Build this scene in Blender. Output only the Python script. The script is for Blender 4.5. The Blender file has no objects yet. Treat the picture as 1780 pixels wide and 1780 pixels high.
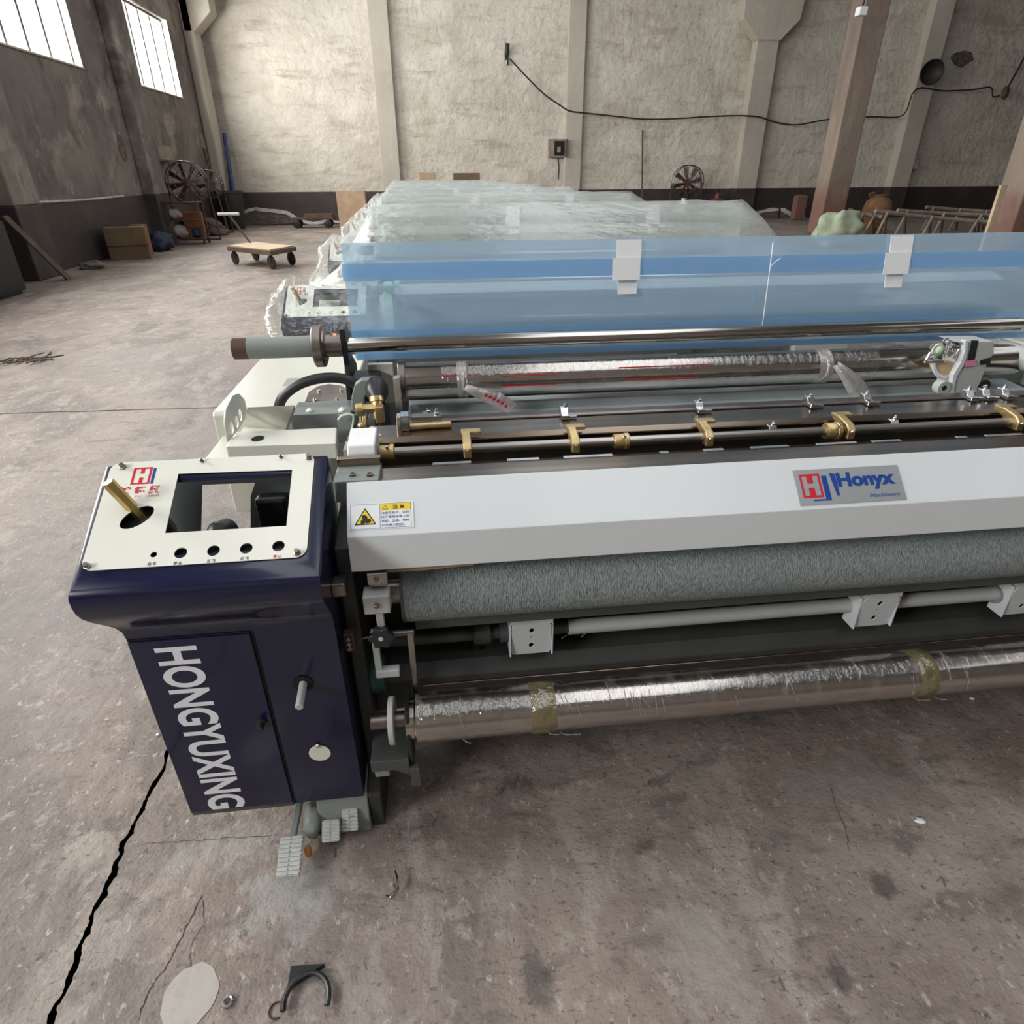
import bpy, bmesh, math, random
from mathutils import Vector, Matrix, noise
R = math.radians
random.seed(7)
SC = bpy.context.scene
COL = SC.collection

# ------------------------------------------------------------------ camera
F_PX, W_PX = 1096.57, 1780.0
YAW, PITCH, ROLL, CAM_H = R(6.4296), R(28.3145), R(-0.3109), 1.6
_f = Vector((math.sin(YAW)*math.cos(PITCH), math.cos(YAW)*math.cos(PITCH), -math.sin(PITCH)))
_r0 = Vector((math.cos(YAW), -math.sin(YAW), 0)); _u0 = _r0.cross(_f)
_r = _r0*math.cos(ROLL) + _u0*math.sin(ROLL); _u = _u0*math.cos(ROLL) - _r0*math.sin(ROLL)
CP = Vector((0, 0, CAM_H))
cam = bpy.data.cameras.new('camera'); cam_o = bpy.data.objects.new('camera', cam); COL.objects.link(cam_o)
cam.sensor_fit = 'HORIZONTAL'; cam.sensor_width = 36; cam.lens = F_PX/W_PX*36; cam.clip_start = .05; cam.clip_end = 300
cam_o.matrix_world = Matrix(((_r.x, _u.x, -_f.x, 0), (_r.y, _u.y, -_f.y, 0), (_r.z, _u.z, -_f.z, CAM_H), (0, 0, 0, 1)))
SC.camera = cam_o

# ------------------------------------------------------------------ world, light, exposure
SC.view_settings.view_transform = 'Standard'; SC.view_settings.look = 'None'
SC.view_settings.gamma = 1; SC.view_settings.use_curve_mapping = False
SC.view_settings.exposure = -0.28
SC.cycles.max_bounces = 6; SC.cycles.transparent_max_bounces = 14; SC.cycles.diffuse_bounces = 3; SC.cycles.glossy_bounces = 3; SC.cycles.transmission_bounces = 3
SC.cycles.adaptive_threshold = .06; SC.cycles.caustics_reflective = False; SC.cycles.caustics_refractive = False
wd = bpy.data.worlds.new('overcast_sky'); SC.world = wd; wd.use_nodes = True
wd.node_tree.nodes['Background'].inputs[0].default_value = (.93, .97, 1, 1)
wd.node_tree.nodes['Background'].inputs[1].default_value = 1.7
XL, XR, YF, YB, ZC = -7.0, 30.0, 25.2, -7.0, 8.6          # room shell
WIN = [(19.5-6.02*k, 22.8-6.02*k) for k in range(4, -1, -1)]   # y spans of the windows in the left wall
WZ0, WZ1 = 3.53, 5.36
ROOF_SLOTS = [(-2.6, -1.2), (1.4, 4.2), (9.0, 10.2), (16.0, 17.0)]  # unseen roof slots, assumed and placed for their light (x spans)
def area(name, loc, rot, sx, sy, power, color):
    l = bpy.data.lights.new(name, 'AREA'); l.shape = 'RECTANGLE'; l.size = sx; l.size_y = sy
    l.energy = power; l.color = color
    o = bpy.data.objects.new(name, l); COL.objects.link(o); o.location = loc; o.rotation_euler = rot
    return o
for i, (a, b) in enumerate(WIN):                            # daylight entering each window
    area('window_daylight', (XL-.32, (a+b)/2, (WZ0+WZ1)/2), (0, R(-90), 0), WZ1-WZ0, b-a, 1080, (1, .97, .93))
ROOF_SLOT_P = [260, 340, 90, 25]
for i, (a, b) in enumerate(ROOF_SLOTS):                            # area light above each unseen roof slot
    area('roof_slot_light', ((a+b)/2, 9.25, ZC+.12), (0, 0, 0), b-a, 29.5, ROOF_SLOT_P[i], (.96, .98, 1))

# ------------------------------------------------------------------ pixel -> place
def ray(x, y): return _r*((x-890)/F_PX) - _u*((y-890)/F_PX) + _f
def at(x, y, ax, v):
    d = ray(x, y); i = 'xyz'.index(ax); return CP + d*((v-CP[i])/d[i])

# ------------------------------------------------------------------ materials
MATS = {}
def mat(name, col, rough=.5, metal=0, var=.0, vscale=8, bump=0, bscale=40, col2=None, spec=.5, stretch=(1,1,1), coat=0, vlo=.35, vhi=.7, detail=6):
    m = bpy.data.materials.new(name); MATS[name] = m; m.use_nodes = True
    nt = m.node_tree; p = nt.nodes['Principled BSDF']
    p.inputs['Base Color'].default_value = (*col, 1); p.inputs['Roughness'].default_value = rough
    p.inputs['Metallic'].default_value = metal; p.inputs['Specular IOR Level'].default_value = spec
    p.inputs['Coat Weight'].default_value = coat; p.inputs['Coat Roughness'].default_value = .08
    if var or col2 or bump:
        tc = nt.nodes.new('ShaderNodeTexCoord'); mp = nt.nodes.new('ShaderNodeMapping'); mp.inputs['Scale'].default_value = stretch
        nt.links.new(tc.outputs['Object'], mp.inputs['Vector'])
    if var or col2:
        n = nt.nodes.new('ShaderNodeTexNoise'); n.inputs['Scale'].default_value = vscale; n.inputs['Detail'].default_value = detail
        nt.links.new(mp.outputs[0], n.inputs['Vector'])
        r = nt.nodes.new('ShaderNodeValToRGB'); r.color_ramp.elements[0].position = vlo; r.color_ramp.elements[1].position = vhi
        c2 = col2 or tuple(c*(1-var) for c in col)
        r.color_ramp.elements[0].color = (*col, 1); r.color_ramp.elements[1].color = (*c2, 1)
        nt.links.new(n.outputs[0], r.inputs[0]); nt.links.new(r.outputs[0], p.inputs['Base Color'])
    if bump:
        b = nt.nodes.new('ShaderNodeBump'); b.inputs['Strength'].default_value = bump; b.inputs['Distance'].default_value = .01
        n2 = nt.nodes.new('ShaderNodeTexNoise'); n2.inputs['Scale'].default_value = bscale; n2.inputs['Detail'].default_value = 5
        nt.links.new(mp.outputs[0], n2.inputs['Vector']); nt.links.new(n2.outputs[0], b.inputs['Height']); nt.links.new(b.outputs[0], p.inputs['Normal'])
    return m
def dirty(name, base, layers, rough=.8, bumps=((3, .5, .03), (30, .4, .006)), rvar=None):
    """base colour with noise-masked layers [(colour, scale, lo, hi, strength, stretch)]"""
    m = bpy.data.materials.new(name); MATS[name] = m; m.use_nodes = True
    nt = m.node_tree; L = nt.links.new; N = nt.nodes.new; p = nt.nodes['Principled BSDF']; p.inputs['Roughness'].default_value = rough
    tc = N('ShaderNodeTexCoord'); cur = None
    for k, (c, sc, lo, hi, st, stre) in enumerate(layers):
        mp = N('ShaderNodeMapping'); mp.inputs['Scale'].default_value = stre; mp.inputs['Location'].default_value = (k*3.7, k*1.3, k*5.1)
        L(tc.outputs['Object'], mp.inputs[0])
        n = N('ShaderNodeTexNoise'); n.inputs['Scale'].default_value = sc; n.inputs['Detail'].default_value = 6; n.inputs['Roughness'].default_value = .62
        n.inputs['Distortion'].default_value = .4
        L(mp.outputs[0], n.inputs['Vector'])
        mr = N('ShaderNodeMapRange'); mr.inputs[1].default_value = lo; mr.inputs[2].default_value = hi; mr.inputs[4].default_value = st; L(n.outputs[0], mr.inputs[0])
        mx = N('ShaderNodeMix'); mx.data_type = 'RGBA'; L(mr.outputs[0], mx.inputs[0])
        if cur is None: mx.inputs[6].default_value = (*base, 1)
        else: L(cur, mx.inputs[6])
        mx.inputs[7].default_value = (*c, 1); cur = mx.outputs[2]
        if k == 0 and rvar:
            m2 = N('ShaderNodeMapRange'); m2.inputs[1].default_value = .3; m2.inputs[2].default_value = .7; m2.inputs[3].default_value = rvar[0]; m2.inputs[4].default_value = rvar[1]
            L(n.outputs[0], m2.inputs[0]); L(m2.outputs[0], p.inputs['Roughness'])
    L(cur, p.inputs['Base Color'])
    prev = None
    for sc, st, dist in bumps:
        n = N('ShaderNodeTexNoise'); n.inputs['Scale'].default_value = sc; n.inputs['Detail'].default_value = 7; L(tc.outputs['Object'], n.inputs['Vector'])
        b = N('ShaderNodeBump'); b.inputs['Strength'].default_value = st; b.inputs['Distance'].default_value = dist; L(n.outputs[0], b.inputs['Height'])
        if prev: L(prev, b.inputs['Normal'])
        prev = b.outputs[0]
    if prev: L(prev, p.inputs['Normal'])
    return m
def film_mat(name, tint, white, gloss, fac, haze_scale=6, clear_y=None, stretch=(1,1,1), bump=.5, bscale=12, rough=.18, vlo=.35, vhi=.75, amp=.3, bdist=.02):
    """thin plastic film: see-through with a milky haze and a sheen"""
    m = bpy.data.materials.new(name); MATS[name] = m; m.use_nodes = True
    nt = m.node_tree; L = nt.links.new; N = nt.nodes.new; nt.nodes.remove(nt.nodes['Principled BSDF']); out = nt.nodes['Material Output']
    tr = N('ShaderNodeBsdfTransparent'); tr.inputs[0].default_value = (*tint, 1)
    df = N('ShaderNodeBsdfDiffuse'); df.inputs[0].default_value = (*white, 1)
    tl = N('ShaderNodeBsdfTranslucent'); tl.inputs[0].default_value = (*white, 1)
    gl = N('ShaderNodeBsdfGlossy'); gl.inputs['Roughness'].default_value = rough
    a = N('ShaderNodeMixShader'); a.inputs[0].default_value = .5; L(df.outputs[0], a.inputs[1]); L(tl.outputs[0], a.inputs[2])
    b = N('ShaderNodeMixShader'); L(tr.outputs[0], b.inputs[1]); L(a.outputs[0], b.inputs[2])
    tc = N('ShaderNodeTexCoord'); mp = N('ShaderNodeMapping'); mp.inputs['Scale'].default_value = stretch; L(tc.outputs['Object'], mp.inputs[0])
    n = N('ShaderNodeTexNoise'); n.inputs['Scale'].default_value = haze_scale; n.inputs['Detail'].default_value = 6; L(mp.outputs[0], n.inputs['Vector'])
    mr = N('ShaderNodeMapRange'); mr.inputs[1].default_value = vlo; mr.inputs[2].default_value = vhi; mr.inputs[3].default_value = fac; mr.inputs[4].default_value = min(1, fac+amp); L(n.outputs[0], mr.inputs[0])
    if clear_y:                                    # single clear layer at the near end of the sheet, doubled and milky further back
        sp = N('ShaderNodeSeparateXYZ'); L(tc.outputs['Object'], sp.inputs[0]); m3 = N('ShaderNodeMapRange'); m3.inputs[1].default_value = clear_y[0]; m3.inputs[2].default_value = clear_y[1]; m3.inputs[3].default_value = clear_y[2]; m3.inputs[4].default_value = 1
        mu = N('ShaderNodeMath'); mu.operation = 'MULTIPLY'; L(sp.outputs[1], m3.inputs[0]); L(m3.outputs[0], mu.inputs[0]); L(mr.outputs[0], mu.inputs[1]); L(mu.outputs[0], b.inputs[0])
    else: L(mr.outputs[0], b.inputs[0])
    n2 = N('ShaderNodeTexNoise'); n2.inputs['Scale'].default_value = bscale; n2.inputs['Detail'].default_value = 4; L(mp.outputs[0], n2.inputs['Vector'])
    bp = N('ShaderNodeBump'); bp.inputs['Strength'].default_value = bump; bp.inputs['Distance'].default_value = bdist; L(n2.outputs[0], bp.inputs['Height'])
    L(bp.outputs[0], gl.inputs['Normal']); L(bp.outputs[0], df.inputs['Normal'])
    c = N('ShaderNodeMixShader'); c.inputs[0].default_value = gloss; L(b.outputs[0], c.inputs[1]); L(gl.outputs[0], c.inputs[2])
    L(c.outputs[0], out.inputs[0]); return m

dirty('concrete_floor', (.22, .172, .145), [((.33, .272, .235), .8, .44, .58, .85, (1,1,1)), ((.125, .10, .088), 1.7, .50, .62, .75, (1,.6,1)), ((.37, .318, .28), 3.6, .54, .62, .6, (1.5,.7,1)), ((.13, .105, .092), 7, .55, .64, .65, (.7,1.5,1)),
      ((.38, .33, .29), 15, .58, .66, .6, (1,1,1)), ((.46, .42, .385), 34, .61, .67, .75, (1.4,.8,1)), ((.085, .068, .06), 60, .58, .65, .7, (.8,1.3,1)), ((.07, .056, .05), 3.4, .66, .71, .65, (1,1,1)), ((.05, .042, .038), 26, .66, .70, .75, (1,.7,1)), ((.175, .163, .158), .3, .48, .66, .5, (1,1,1))],
      rough=.6, bumps=((2.5, .3, .03), (9, .5, .02), (30, .45, .008), (120, .35, .003)), rvar=(.42, .70))
def overspray(m, spots):
    # pale grey paint overspray soaked into the concrete round the pedals
    nt = m.node_tree; L = nt.links.new; N = nt.nodes.new; p = nt.nodes['Principled BSDF']
    tc = N('ShaderNodeTexCoord'); n = N('ShaderNodeTexNoise'); n.inputs['Scale'].default_value = 11; n.inputs['Detail'].default_value = 10; n.inputs['Roughness'].default_value = .7; L(tc.outputs['Object'], n.inputs['Vector'])
    for (x, y, rx, ry, c, k) in spots:
        src = p.inputs['Base Color'].links[0].from_socket
        mp = N('ShaderNodeMapping'); mp.vector_type = 'TEXTURE'; mp.inputs['Location'].default_value = (x, y, 0); mp.inputs['Scale'].default_value = (rx, ry, 1); L(tc.outputs['Object'], mp.inputs[0])
        ln = N('ShaderNodeVectorMath'); ln.operation = 'LENGTH'; L(mp.outputs[0], ln.inputs[0])
        ad = N('ShaderNodeMath'); ad.operation = 'MULTIPLY_ADD'; ad.inputs[1].default_value = 2.8; L(n.outputs[0], ad.inputs[0]); L(ln.outputs['Value'], ad.inputs[2])
        mr = N('ShaderNodeMapRange'); mr.inputs[1].default_value = 2.2; mr.inputs[2].default_value = 1.85; mr.inputs[3].default_value = 0; mr.inputs[4].default_value = k; L(ad.outputs[0], mr.inputs[0])
        mx = N('ShaderNodeMix'); mx.data_type = 'RGBA'; L(mr.outputs[0], mx.inputs[0]); L(src, mx.inputs[6]); mx.inputs[7].default_value = (*c, 1); L(mx.outputs[2], p.inputs['Base Color'])
_sp = [at(x, y, 'z', 0) for x, y in ((505, 1555), (420, 1470), (1530, 1535), (1460, 1690), (930, 1690), (1225, 1660), (1480, 1360))]
overspray(MATS['concrete_floor'], [(_sp[0].x, _sp[0].y, .17, .13, (.31, .31, .30), .55), (_sp[1].x, _sp[1].y, .22, .1, (.34, .325, .305), .5),
    (_sp[2].x, _sp[2].y, .05, .06, (.075, .062, .056), .75), (_sp[3].x, _sp[3].y, .05, .06, (.065, .055, .05), .75), (_sp[4].x, _sp[4].y, .06, .08, (.08, .068, .062), .7), (_sp[5].x, _sp[5].y, .14, .2, (.32, .285, .26), .7), (_sp[6].x, _sp[6].y, .3, .12, (.27, .24, .215), .6)])
dirty('far_wall_plaster', (.62, .572, .495), [((.48, .42, .345), .45, .42, .68, .8, (1,1,1.7)), ((.72, .67, .58), 1.1, .48, .66, .75, (1,1,1)), ((.36, .295, .23), 1.6, .54, .74, .75, (.5,1,2.2)), ((.27, .21, .165), 4.5, .60, .74, .65, (.6,1,1.8)), ((.17, .13, .105), 9, .66, .76, .6, (.5,1,1.8))],
      rough=.9, bumps=((1.3, .6, .16), (5, .7, .07), (22, .5, .015)))
dirty('left_wall_plaster', (.25, .218, .19), [((.12, .10, .092), .45, .40, .62, .9, (1,1,1)), ((.40, .355, .305), .9, .52, .68, .85, (1,1,1)), ((.07, .058, .052), 1.5, .56, .70, .85, (1,1,.6)), ((.46, .42, .37), 3.5, .62, .74, .6, (1,1,1)), ((.10, .075, .06), 5, .6, .72, .6, (1,1,.5))],
      rough=.9, bumps=((1.6, .5, .1), (7, .5, .04), (26, .4, .012)))
dirty('dado_paint', (.046, .035, .033), [((.078, .064, .06), 1.2, .45, .7, .7, (1,1,1)), ((.03, .024, .024), 2.2, .5, .75, .6, (1,1,1)), ((.2, .185, .18), 9, .68, .8, .5, (1,1,1))], rough=.55, bumps=((7, .4, .03),))
dirty('pilaster_render', (.50, .455, .385), [((.40, .355, .30), .8, .45, .7, .7, (1,1,.5)), ((.60, .56, .49), 2.2, .55, .75, .6, (1,1,1)), ((.28, .235, .20), 6, .66, .8, .5, (1,1,.4))], rough=.85, bumps=((5, .4, .03), (26, .3, .01)))
dirty('column_concrete', (.27, .215, .172), [((.15, .105, .088), 1.0, .42, .7, .8, (1,1,.25)), ((.40, .31, .25), 2.0, .55, .75, .6, (1,1,.3)), ((.10, .07, .06), 6, .62, .8, .6, (1,1,.4))], rough=.8, bumps=((6, .5, .03), (26, .4, .01)))
def red_foot(m):
    # worn red paint on the lower metre of the columns
    nt = m.node_tree; L = nt.links.new; N = nt.nodes.new; p = nt.nodes['Principled BSDF']; src = p.inputs['Base Color'].links[0].from_socket
    tc = N('ShaderNodeTexCoord'); sp = N('ShaderNodeSeparateXYZ'); L(tc.outputs['Object'], sp.inputs[0])
    n = N('ShaderNodeTexNoise'); n.inputs['Scale'].default_value = 2.5; n.inputs['Detail'].default_value = 8; L(tc.outputs['Object'], n.inputs['Vector'])
    ad = N('ShaderNodeMath'); ad.operation = 'MULTIPLY_ADD'; ad.inputs[1].default_value = 1.6; L(n.outputs[0], ad.inputs[0]); L(sp.outputs[2], ad.inputs[2])
    mr = N('ShaderNodeMapRange'); mr.inputs[1].default_value = 2.3; mr.inputs[2].default_value = 1.5; mr.inputs[3].default_value = 0; mr.inputs[4].default_value = .8; L(ad.outputs[0], mr.inputs[0])
    mx = N('ShaderNodeMix'); mx.data_type = 'RGBA'; L(mr.outputs[0], mx.inputs[0]); L(src, mx.inputs[6]); mx.inputs[7].default_value = (.20, .085, .068, 1); L(mx.outputs[2], p.inputs['Base Color'])
red_foot(MATS['column_concrete'])
dirty('red_paint', (.20, .095, .078), [((.11, .05, .045), 1.4, .42, .7, .8, (1,1,.3)), ((.30, .2, .17), 3, .58, .75, .6, (1,1,.5))], rough=.7, bumps=((8, .4, .02),))
dirty('whitewash', (.62, .60, .56), [((.4, .37, .33), 4, .45, .7, .8, (1,1,1)), ((.2, .17, .15), 9, .55, .75, .7, (1,1,1))], rough=.95, bumps=((7, .8, .08),))
dirty('bare_brickwork', (.13, .095, .08), [((.24, .19, .16), 6, .45, .7, .8, (1,1,2)), ((.05, .04, .035), 12, .5, .7, .7, (1,1,1))], rough=.95, bumps=((9, .8, .06),))
dirty('pale_stain', (.42, .385, .355), [((.30, .27, .245), 14, .5, .7, .7, (1,1,1))], rough=.9, bumps=((40, .4, .004),))
mat('roof_sheet', (.16, .15, .14), .8, var=.4, vscale=1)
mat('crack_dark', (.10, .072, .058), .95, col2=(.02, .015, .012), vscale=14, bump=.8, bscale=30)
mat('window_frame', (.10, .09, .082), .6, var=.4); mat('window_reveal', (.62, .57, .5), .8, var=.3)
mat('cream_paint', (.66, .655, .585), .32, coat=.25, var=.05, vscale=3)
mat('plate_cream', (.74, .735, .665), .3, coat=.2, var=.03, vscale=3)
mat('panel_white', (.68, .715, .74), .34, coat=.15, var=.03, vscale=2)
mat('navy_paint', (.006, .008, .038), .22, spec=.4, coat=.35, var=.15, vscale=3)
mat('grey_paint', (.25, .275, .265), .42, var=.15, vscale=5); mat('dark_grey_paint', (.075, .082, .08), .45, var=.3, vscale=4)
mat('light_grey_paint', (.50, .515, .50), .4, var=.1, vscale=5)
mat('frame_dark', (.045, .047, .044), .5, var=.4, vscale=5); mat('black_paint', (.012, .012, .013), .38, var=.2)
mat('black_rubber', (.018, .018, .02), .42); mat('black_hole', (.004, .004, .004), .9)
mat('chrome', (.52, .485, .45), .16, 1, var=.12, vscale=2, stretch=(.4, 8, 8)); mat('steel', (.42, .39, .36), .32, 1, var=.3, vscale=5, bump=.15, bscale=20, stretch=(.3, 6, 6))
mat('dark_steel', (.30, .235, .185), .25, 1, var=.4, vscale=3, stretch=(.3, 9, 9)); mat('bright_steel', (.78, .76, .74), .25, 1, var=.1)
mat('old_steel', (.28, .24, .22), .36, 1, var=.5, vscale=9); mat('rust_steel', (.12, .07, .055), .6, .4, var=.5, vscale=9)
mat('brass', (.70, .53, .27), .42, 1, var=.3, vscale=20, bump=.2, bscale=60); mat('brass_stick', (.62, .47, .17), .36, .9, var=.3, vscale=20)
mat('silver_clip', (.7, .7, .72), .22, 1); mat('galvanized', (.74, .80, .81), .26, .2, col2=(.46, .51, .52), vscale=2.2, bump=.35, bscale=4, stretch=(1.6, .7, 1))
mat('pale_green', (.58, .70, .55), .4); mat('green_plastic', (.03, .42, .22), .4); mat('teal_paint', (.03, .10, .10), .5)
mat('white_plastic', (.90, .92, .94), .4); mat('white_cloth', (.78, .76, .78), .8, var=.08, vscale=30)
mat('orange_plastic', (.62, .22, .05), .5); mat('copper', (.75, .42, .27), .3, 1)
mat('print_white', (.80, .82, .88), .5); mat('print_red', (.55, .015, .025), .5, spec=.3); mat('print_blue', (.010, .05, .27), .5, spec=.3); mat('print_black', (.012, .012, .014), .5)
mat('print_yellow', (.85, .60, .02), .45); mat('sticker_white', (.80, .82, .84), .4); mat('nameplate_silver', (.40, .42, .43), .42, .5, var=.1); mat('print_bluegrey', (.10, .15, .30), .5)
mat('wood_pale', (.62, .47, .32), .7, var=.35, vscale=4, stretch=(1, 6, 1)); mat('wood_dark', (.13, .09, .06), .8, var=.4, vscale=5); mat('wood_grey', (.33, .27, .22), .8, var=.4, vscale=5)
mat('cardboard', (.18, .12, .07), .85, var=.3, vscale=4); mat('cardboard_light', (.52, .37, .24), .85, var=.2, vscale=4); mat('cardboard_orange', (.33, .12, .05), .8, var=.3)
mat('sack_green', (.42, .48, .34), .7, var=.3, vscale=5, bump=.6, bscale=9); mat('rag_white', (.55, .53, .52), .85, var=.4, vscale=6, bump=.8, bscale=12); mat('rag_heap_grey', (.22, .205, .20), .85, var=.4, vscale=6, bump=.8, bscale=12); mat('rag_blue', (.03, .045, .08), .8, var=.5, vscale=6)
mat('blue_pole', (.03, .07, .2), .5, var=.3); mat('clay', (.30, .15, .07), .75, var=.4); mat('red_enamel', (.16, .04, .03), .5, var=.4)
mat('cable_black', (.02, .018, .017), .6); mat('tan_plate', (.66, .46, .28), .5); mat('pink_tag', (.75, .25, .42), .5)
# cloth roller rubber: fine vertical crinkle
mat('crepe_rubber', (.33, .375, .375), .75, bump=.9, bscale=110, stretch=(3.4, .8, .8), col2=(.16, .185, .19), vscale=130, vlo=.4, vhi=.66, detail=2)
film_mat('cover_film', (.95, .97, .96), (.90, .91, .89), .10, .16, haze_scale=2.2, clear_y=(3.9, 4.6, .3), stretch=(1, 2.2, 2.2), bump=.6, bscale=7, rough=.2, amp=.34, bdist=.03)
film_mat('clear_pvc', (.9, .95, .95), (.8, .83, .82), .06, .3, bump=.05)
film_mat('blue_pvc', (.84, .92, .98), (.60, .76, .90), .09, .28, haze_scale=1.5, stretch=(.3, 3, 3), bump=.05, rough=.06, amp=.22)
film_mat('blue_pvc_double', (.74, .87, .98), (.50, .73, .97), .07, .48, haze_scale=1.5, stretch=(.3, 3, 3), bump=.05, rough=.08, amp=.15)
film_mat('wrap_film', (.98, .97, .96), (.8, .78, .76), .16, .03, haze_scale=9, stretch=(2.4, 1, 1), bump=.8, bscale=22, rough=.1, vlo=.55, vhi=.78, amp=.25, bdist=.01)
film_mat('tape_yellow', (.75, .68, .38), (.42, .38, .18), .2, .4, haze_scale=14, bump=.8, bscale=30, rough=.12)
film_mat('printed_film', (.95, .93, .92), (.78, .72, .70), .15, .5, haze_scale=14, bump=.8, bscale=24, rough=.15)
film_mat('window_glass', (.97, .98, .98), (.9, .9, .9), .04, 0, bump=0, amp=.01)

# ------------------------------------------------------------------ builders
def finish(name, me, material, par=None, smooth=False, bev=0, seg=2):
    o = bpy.data.objects.new(name, me); COL.objects.link(o)
    if material: me.materials.append(MATS[material])
    if smooth:
        for p in me.polygons: p.use_smooth = True
        if smooth != 'all': me.set_sharp_from_angle(angle=R(40))
    if bev:
        b = o.modifiers.new('bevel', 'BEVEL'); b.width = bev; b.segments = seg; b.limit_method = 'ANGLE'; b.angle_limit = R(35)
    if par:
        o.parent = par; o.matrix_parent_inverse = par_inv(par)
    return o
def world_of(o):
    if o.parent is None: return o.matrix_basis.copy()
    return world_of(o.parent) @ o.matrix_parent_inverse @ o.matrix_basis
def par_inv(p): return world_of(p).inverted()
def mesh(name, vs, fs):
    me = bpy.data.meshes.new(name); me.from_pydata([tuple(v) for v in vs], [], fs); me.update(); return me
def bmd(name, bm):
    bmesh.ops.recalc_face_normals(bm, faces=bm.faces); me = bpy.data.meshes.new(name); bm.to_mesh(me); bm.free(); return me
def B(name, x0, x1, y0, y1, z0, z1, m, par=None, bev=.002):
    x0, x1 = sorted((x0, x1)); y0, y1 = sorted((y0, y1)); z0, z1 = sorted((z0, z1))
    vs = [(x, y, z) for x in (x0, x1) for y in (y0, y1) for z in (z0, z1)]
    fs = [(0,1,3,2), (4,6,7,5), (0,4,5,1), (2,3,7,6), (0,2,6,4), (1,5,7,3)]
    return finish(name, mesh(name, vs, fs), m, par, bev=bev)
def lathe(name, p0, p1, prof, m, par=None, n=28, smooth=True):
    """prof: [(t along p0->p1 in metres, radius)] closed with caps"""
    p0, p1 = Vector(p0), Vector(p1); d = (p1-p0).normalized(); a = d.orthogonal().normalized(); b = d.cross(a)
    bm = bmesh.new(); rings = []
    for t, r in prof:
        if r < 1e-6: rings.append([bm.verts.new(p0+d*t)])
        else: rings.append([bm.verts.new(p0 + d*t + (a*math.cos(k*2*math.pi/n) + b*math.sin(k*2*math.pi/n))*r) for k in range(n)])
    for q, s in zip(rings, rings[1:]):
        for k in range(n):
            k2 = (k+1) % n
            if len(q) == 1 and len(s) == 1: break
            if len(q) == 1: bm.faces.new((q[0], s[k], s[k2]))
            elif len(s) == 1: bm.faces.new((q[k], s[0], q[k2]))
            else: bm.faces.new((q[k], s[k], s[k2], q[k2]))
    if len(rings[0]) > 1: bm.faces.new(list(reversed(rings[0])))
    if len(rings[-1]) > 1: bm.faces.new(rings[-1])
    return finish(name, bmd(name, bm), m, par, smooth=smooth)
def C(name, p0, p1, r, m, par=None, n=24, ch=.0015):
    L = (Vector(p1)-Vector(p0)).length; ch = min(ch, r*.3, L*.3)
    return lathe(name, p0, p1, [(0, r-ch), (ch, r), (L-ch, r), (L, r-ch)], m, par, n)
def T(name, pts, r, m, par=None, n=10, sub=6, rs=None):
    """tube along a smooth (Catmull-Rom) path"""
    pts = [Vector(p) for p in pts]; path = []
    if sub > 1 and len(pts) > 2:
        for i in range(len(pts)-1):
            a, b, c, d = pts[max(i-1, 0)], pts[i], pts[i+1], pts[min(i+2, len(pts)-1)]
            for k in range(sub):
                t = k/sub; path.append(.5*((2*b) + (c-a)*t + (2*a-5*b+4*c-d)*t*t + (3*b-a-3*c+d)*t**3))
        path.append(pts[-1])
    else: path = pts
    bm = bmesh.new(); rings = []; up = None
    for i, p in enumerate(path):
        d = (path[min(i+1, len(path)-1)]-path[max(i-1, 0)]).normalized()
        if up is None: up = d.orthogonal().normalized()
        up = (up - d*up.dot(d)).normalized(); s = d.cross(up)
        rr = r if rs is None else rs[0]+(rs[1]-rs[0])*i/(len(path)-1)
        rings.append([bm.verts.new(p+(up*math.cos(k*2*math.pi/n)+s*math.sin(k*2*math.pi/n))*rr) for k in range(n)])
    for q, s in zip(rings, rings[1:]):
        for k in range(n): bm.faces.new((q[k], q[(k+1) % n], s[(k+1) % n], s[k]))
    bm.faces.new(list(reversed(rings[0]))); bm.faces.new(rings[-1])
    return finish(name, bmd(name, bm), m, par, smooth=True)
def PR(name, ax, poly, a0, a1, m, par=None, bev=0, smooth=False):
    """polygon in the two other axes, extruded along ax"""
    def pt(p, a):
        return {'x': (a, p[0], p[1]), 'y': (p[0], a, p[1]), 'z': (p[0], p[1], a)}[ax]
    bm = bmesh.new(); A = [bm.verts.new(pt(p, a0)) for p in poly]; D = [bm.verts.new(pt(p, a1)) for p in poly]
    bm.faces.new(A); bm.faces.new(list(reversed(D))); n = len(poly)
    for k in range(n): bm.faces.new((A[k], D[k], D[(k+1) % n], A[(k+1) % n]))
    return finish(name, bmd(name, bm), m, par, bev=bev, smooth=smooth)
def HULL(name, pts, m, par=None, bev=0):
    bm = bmesh.new()
    for p in pts: bm.verts.new(p)
    bmesh.ops.convex_hull(bm, input=bm.verts); return finish(name, bmd(name, bm), m, par, bev=bev)
def strip(prof, t):
    """open polyline -> closed band of thickness t (2-D)"""
    P = [Vector(p) for p in prof]; off = []
    for i, p in enumerate(P):
        d = (P[min(i+1, len(P)-1)]-P[max(i-1, 0)]).normalized(); off.append(p+Vector((-d.y, d.x))*t)
    return [tuple(p) for p in P] + [tuple(p) for p in reversed(off)]
def frame_of(o, u, v):
    u = Vector(u).normalized(); v = Vector(v); v = (v-u*v.dot(u)).normalized(); n = u.cross(v)
    return Matrix(((u.x, v.x, n.x, o[0]), (u.y, v.y, n.y, o[1]), (u.z, v.z, n.z, o[2]), (0, 0, 0, 1)))
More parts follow.
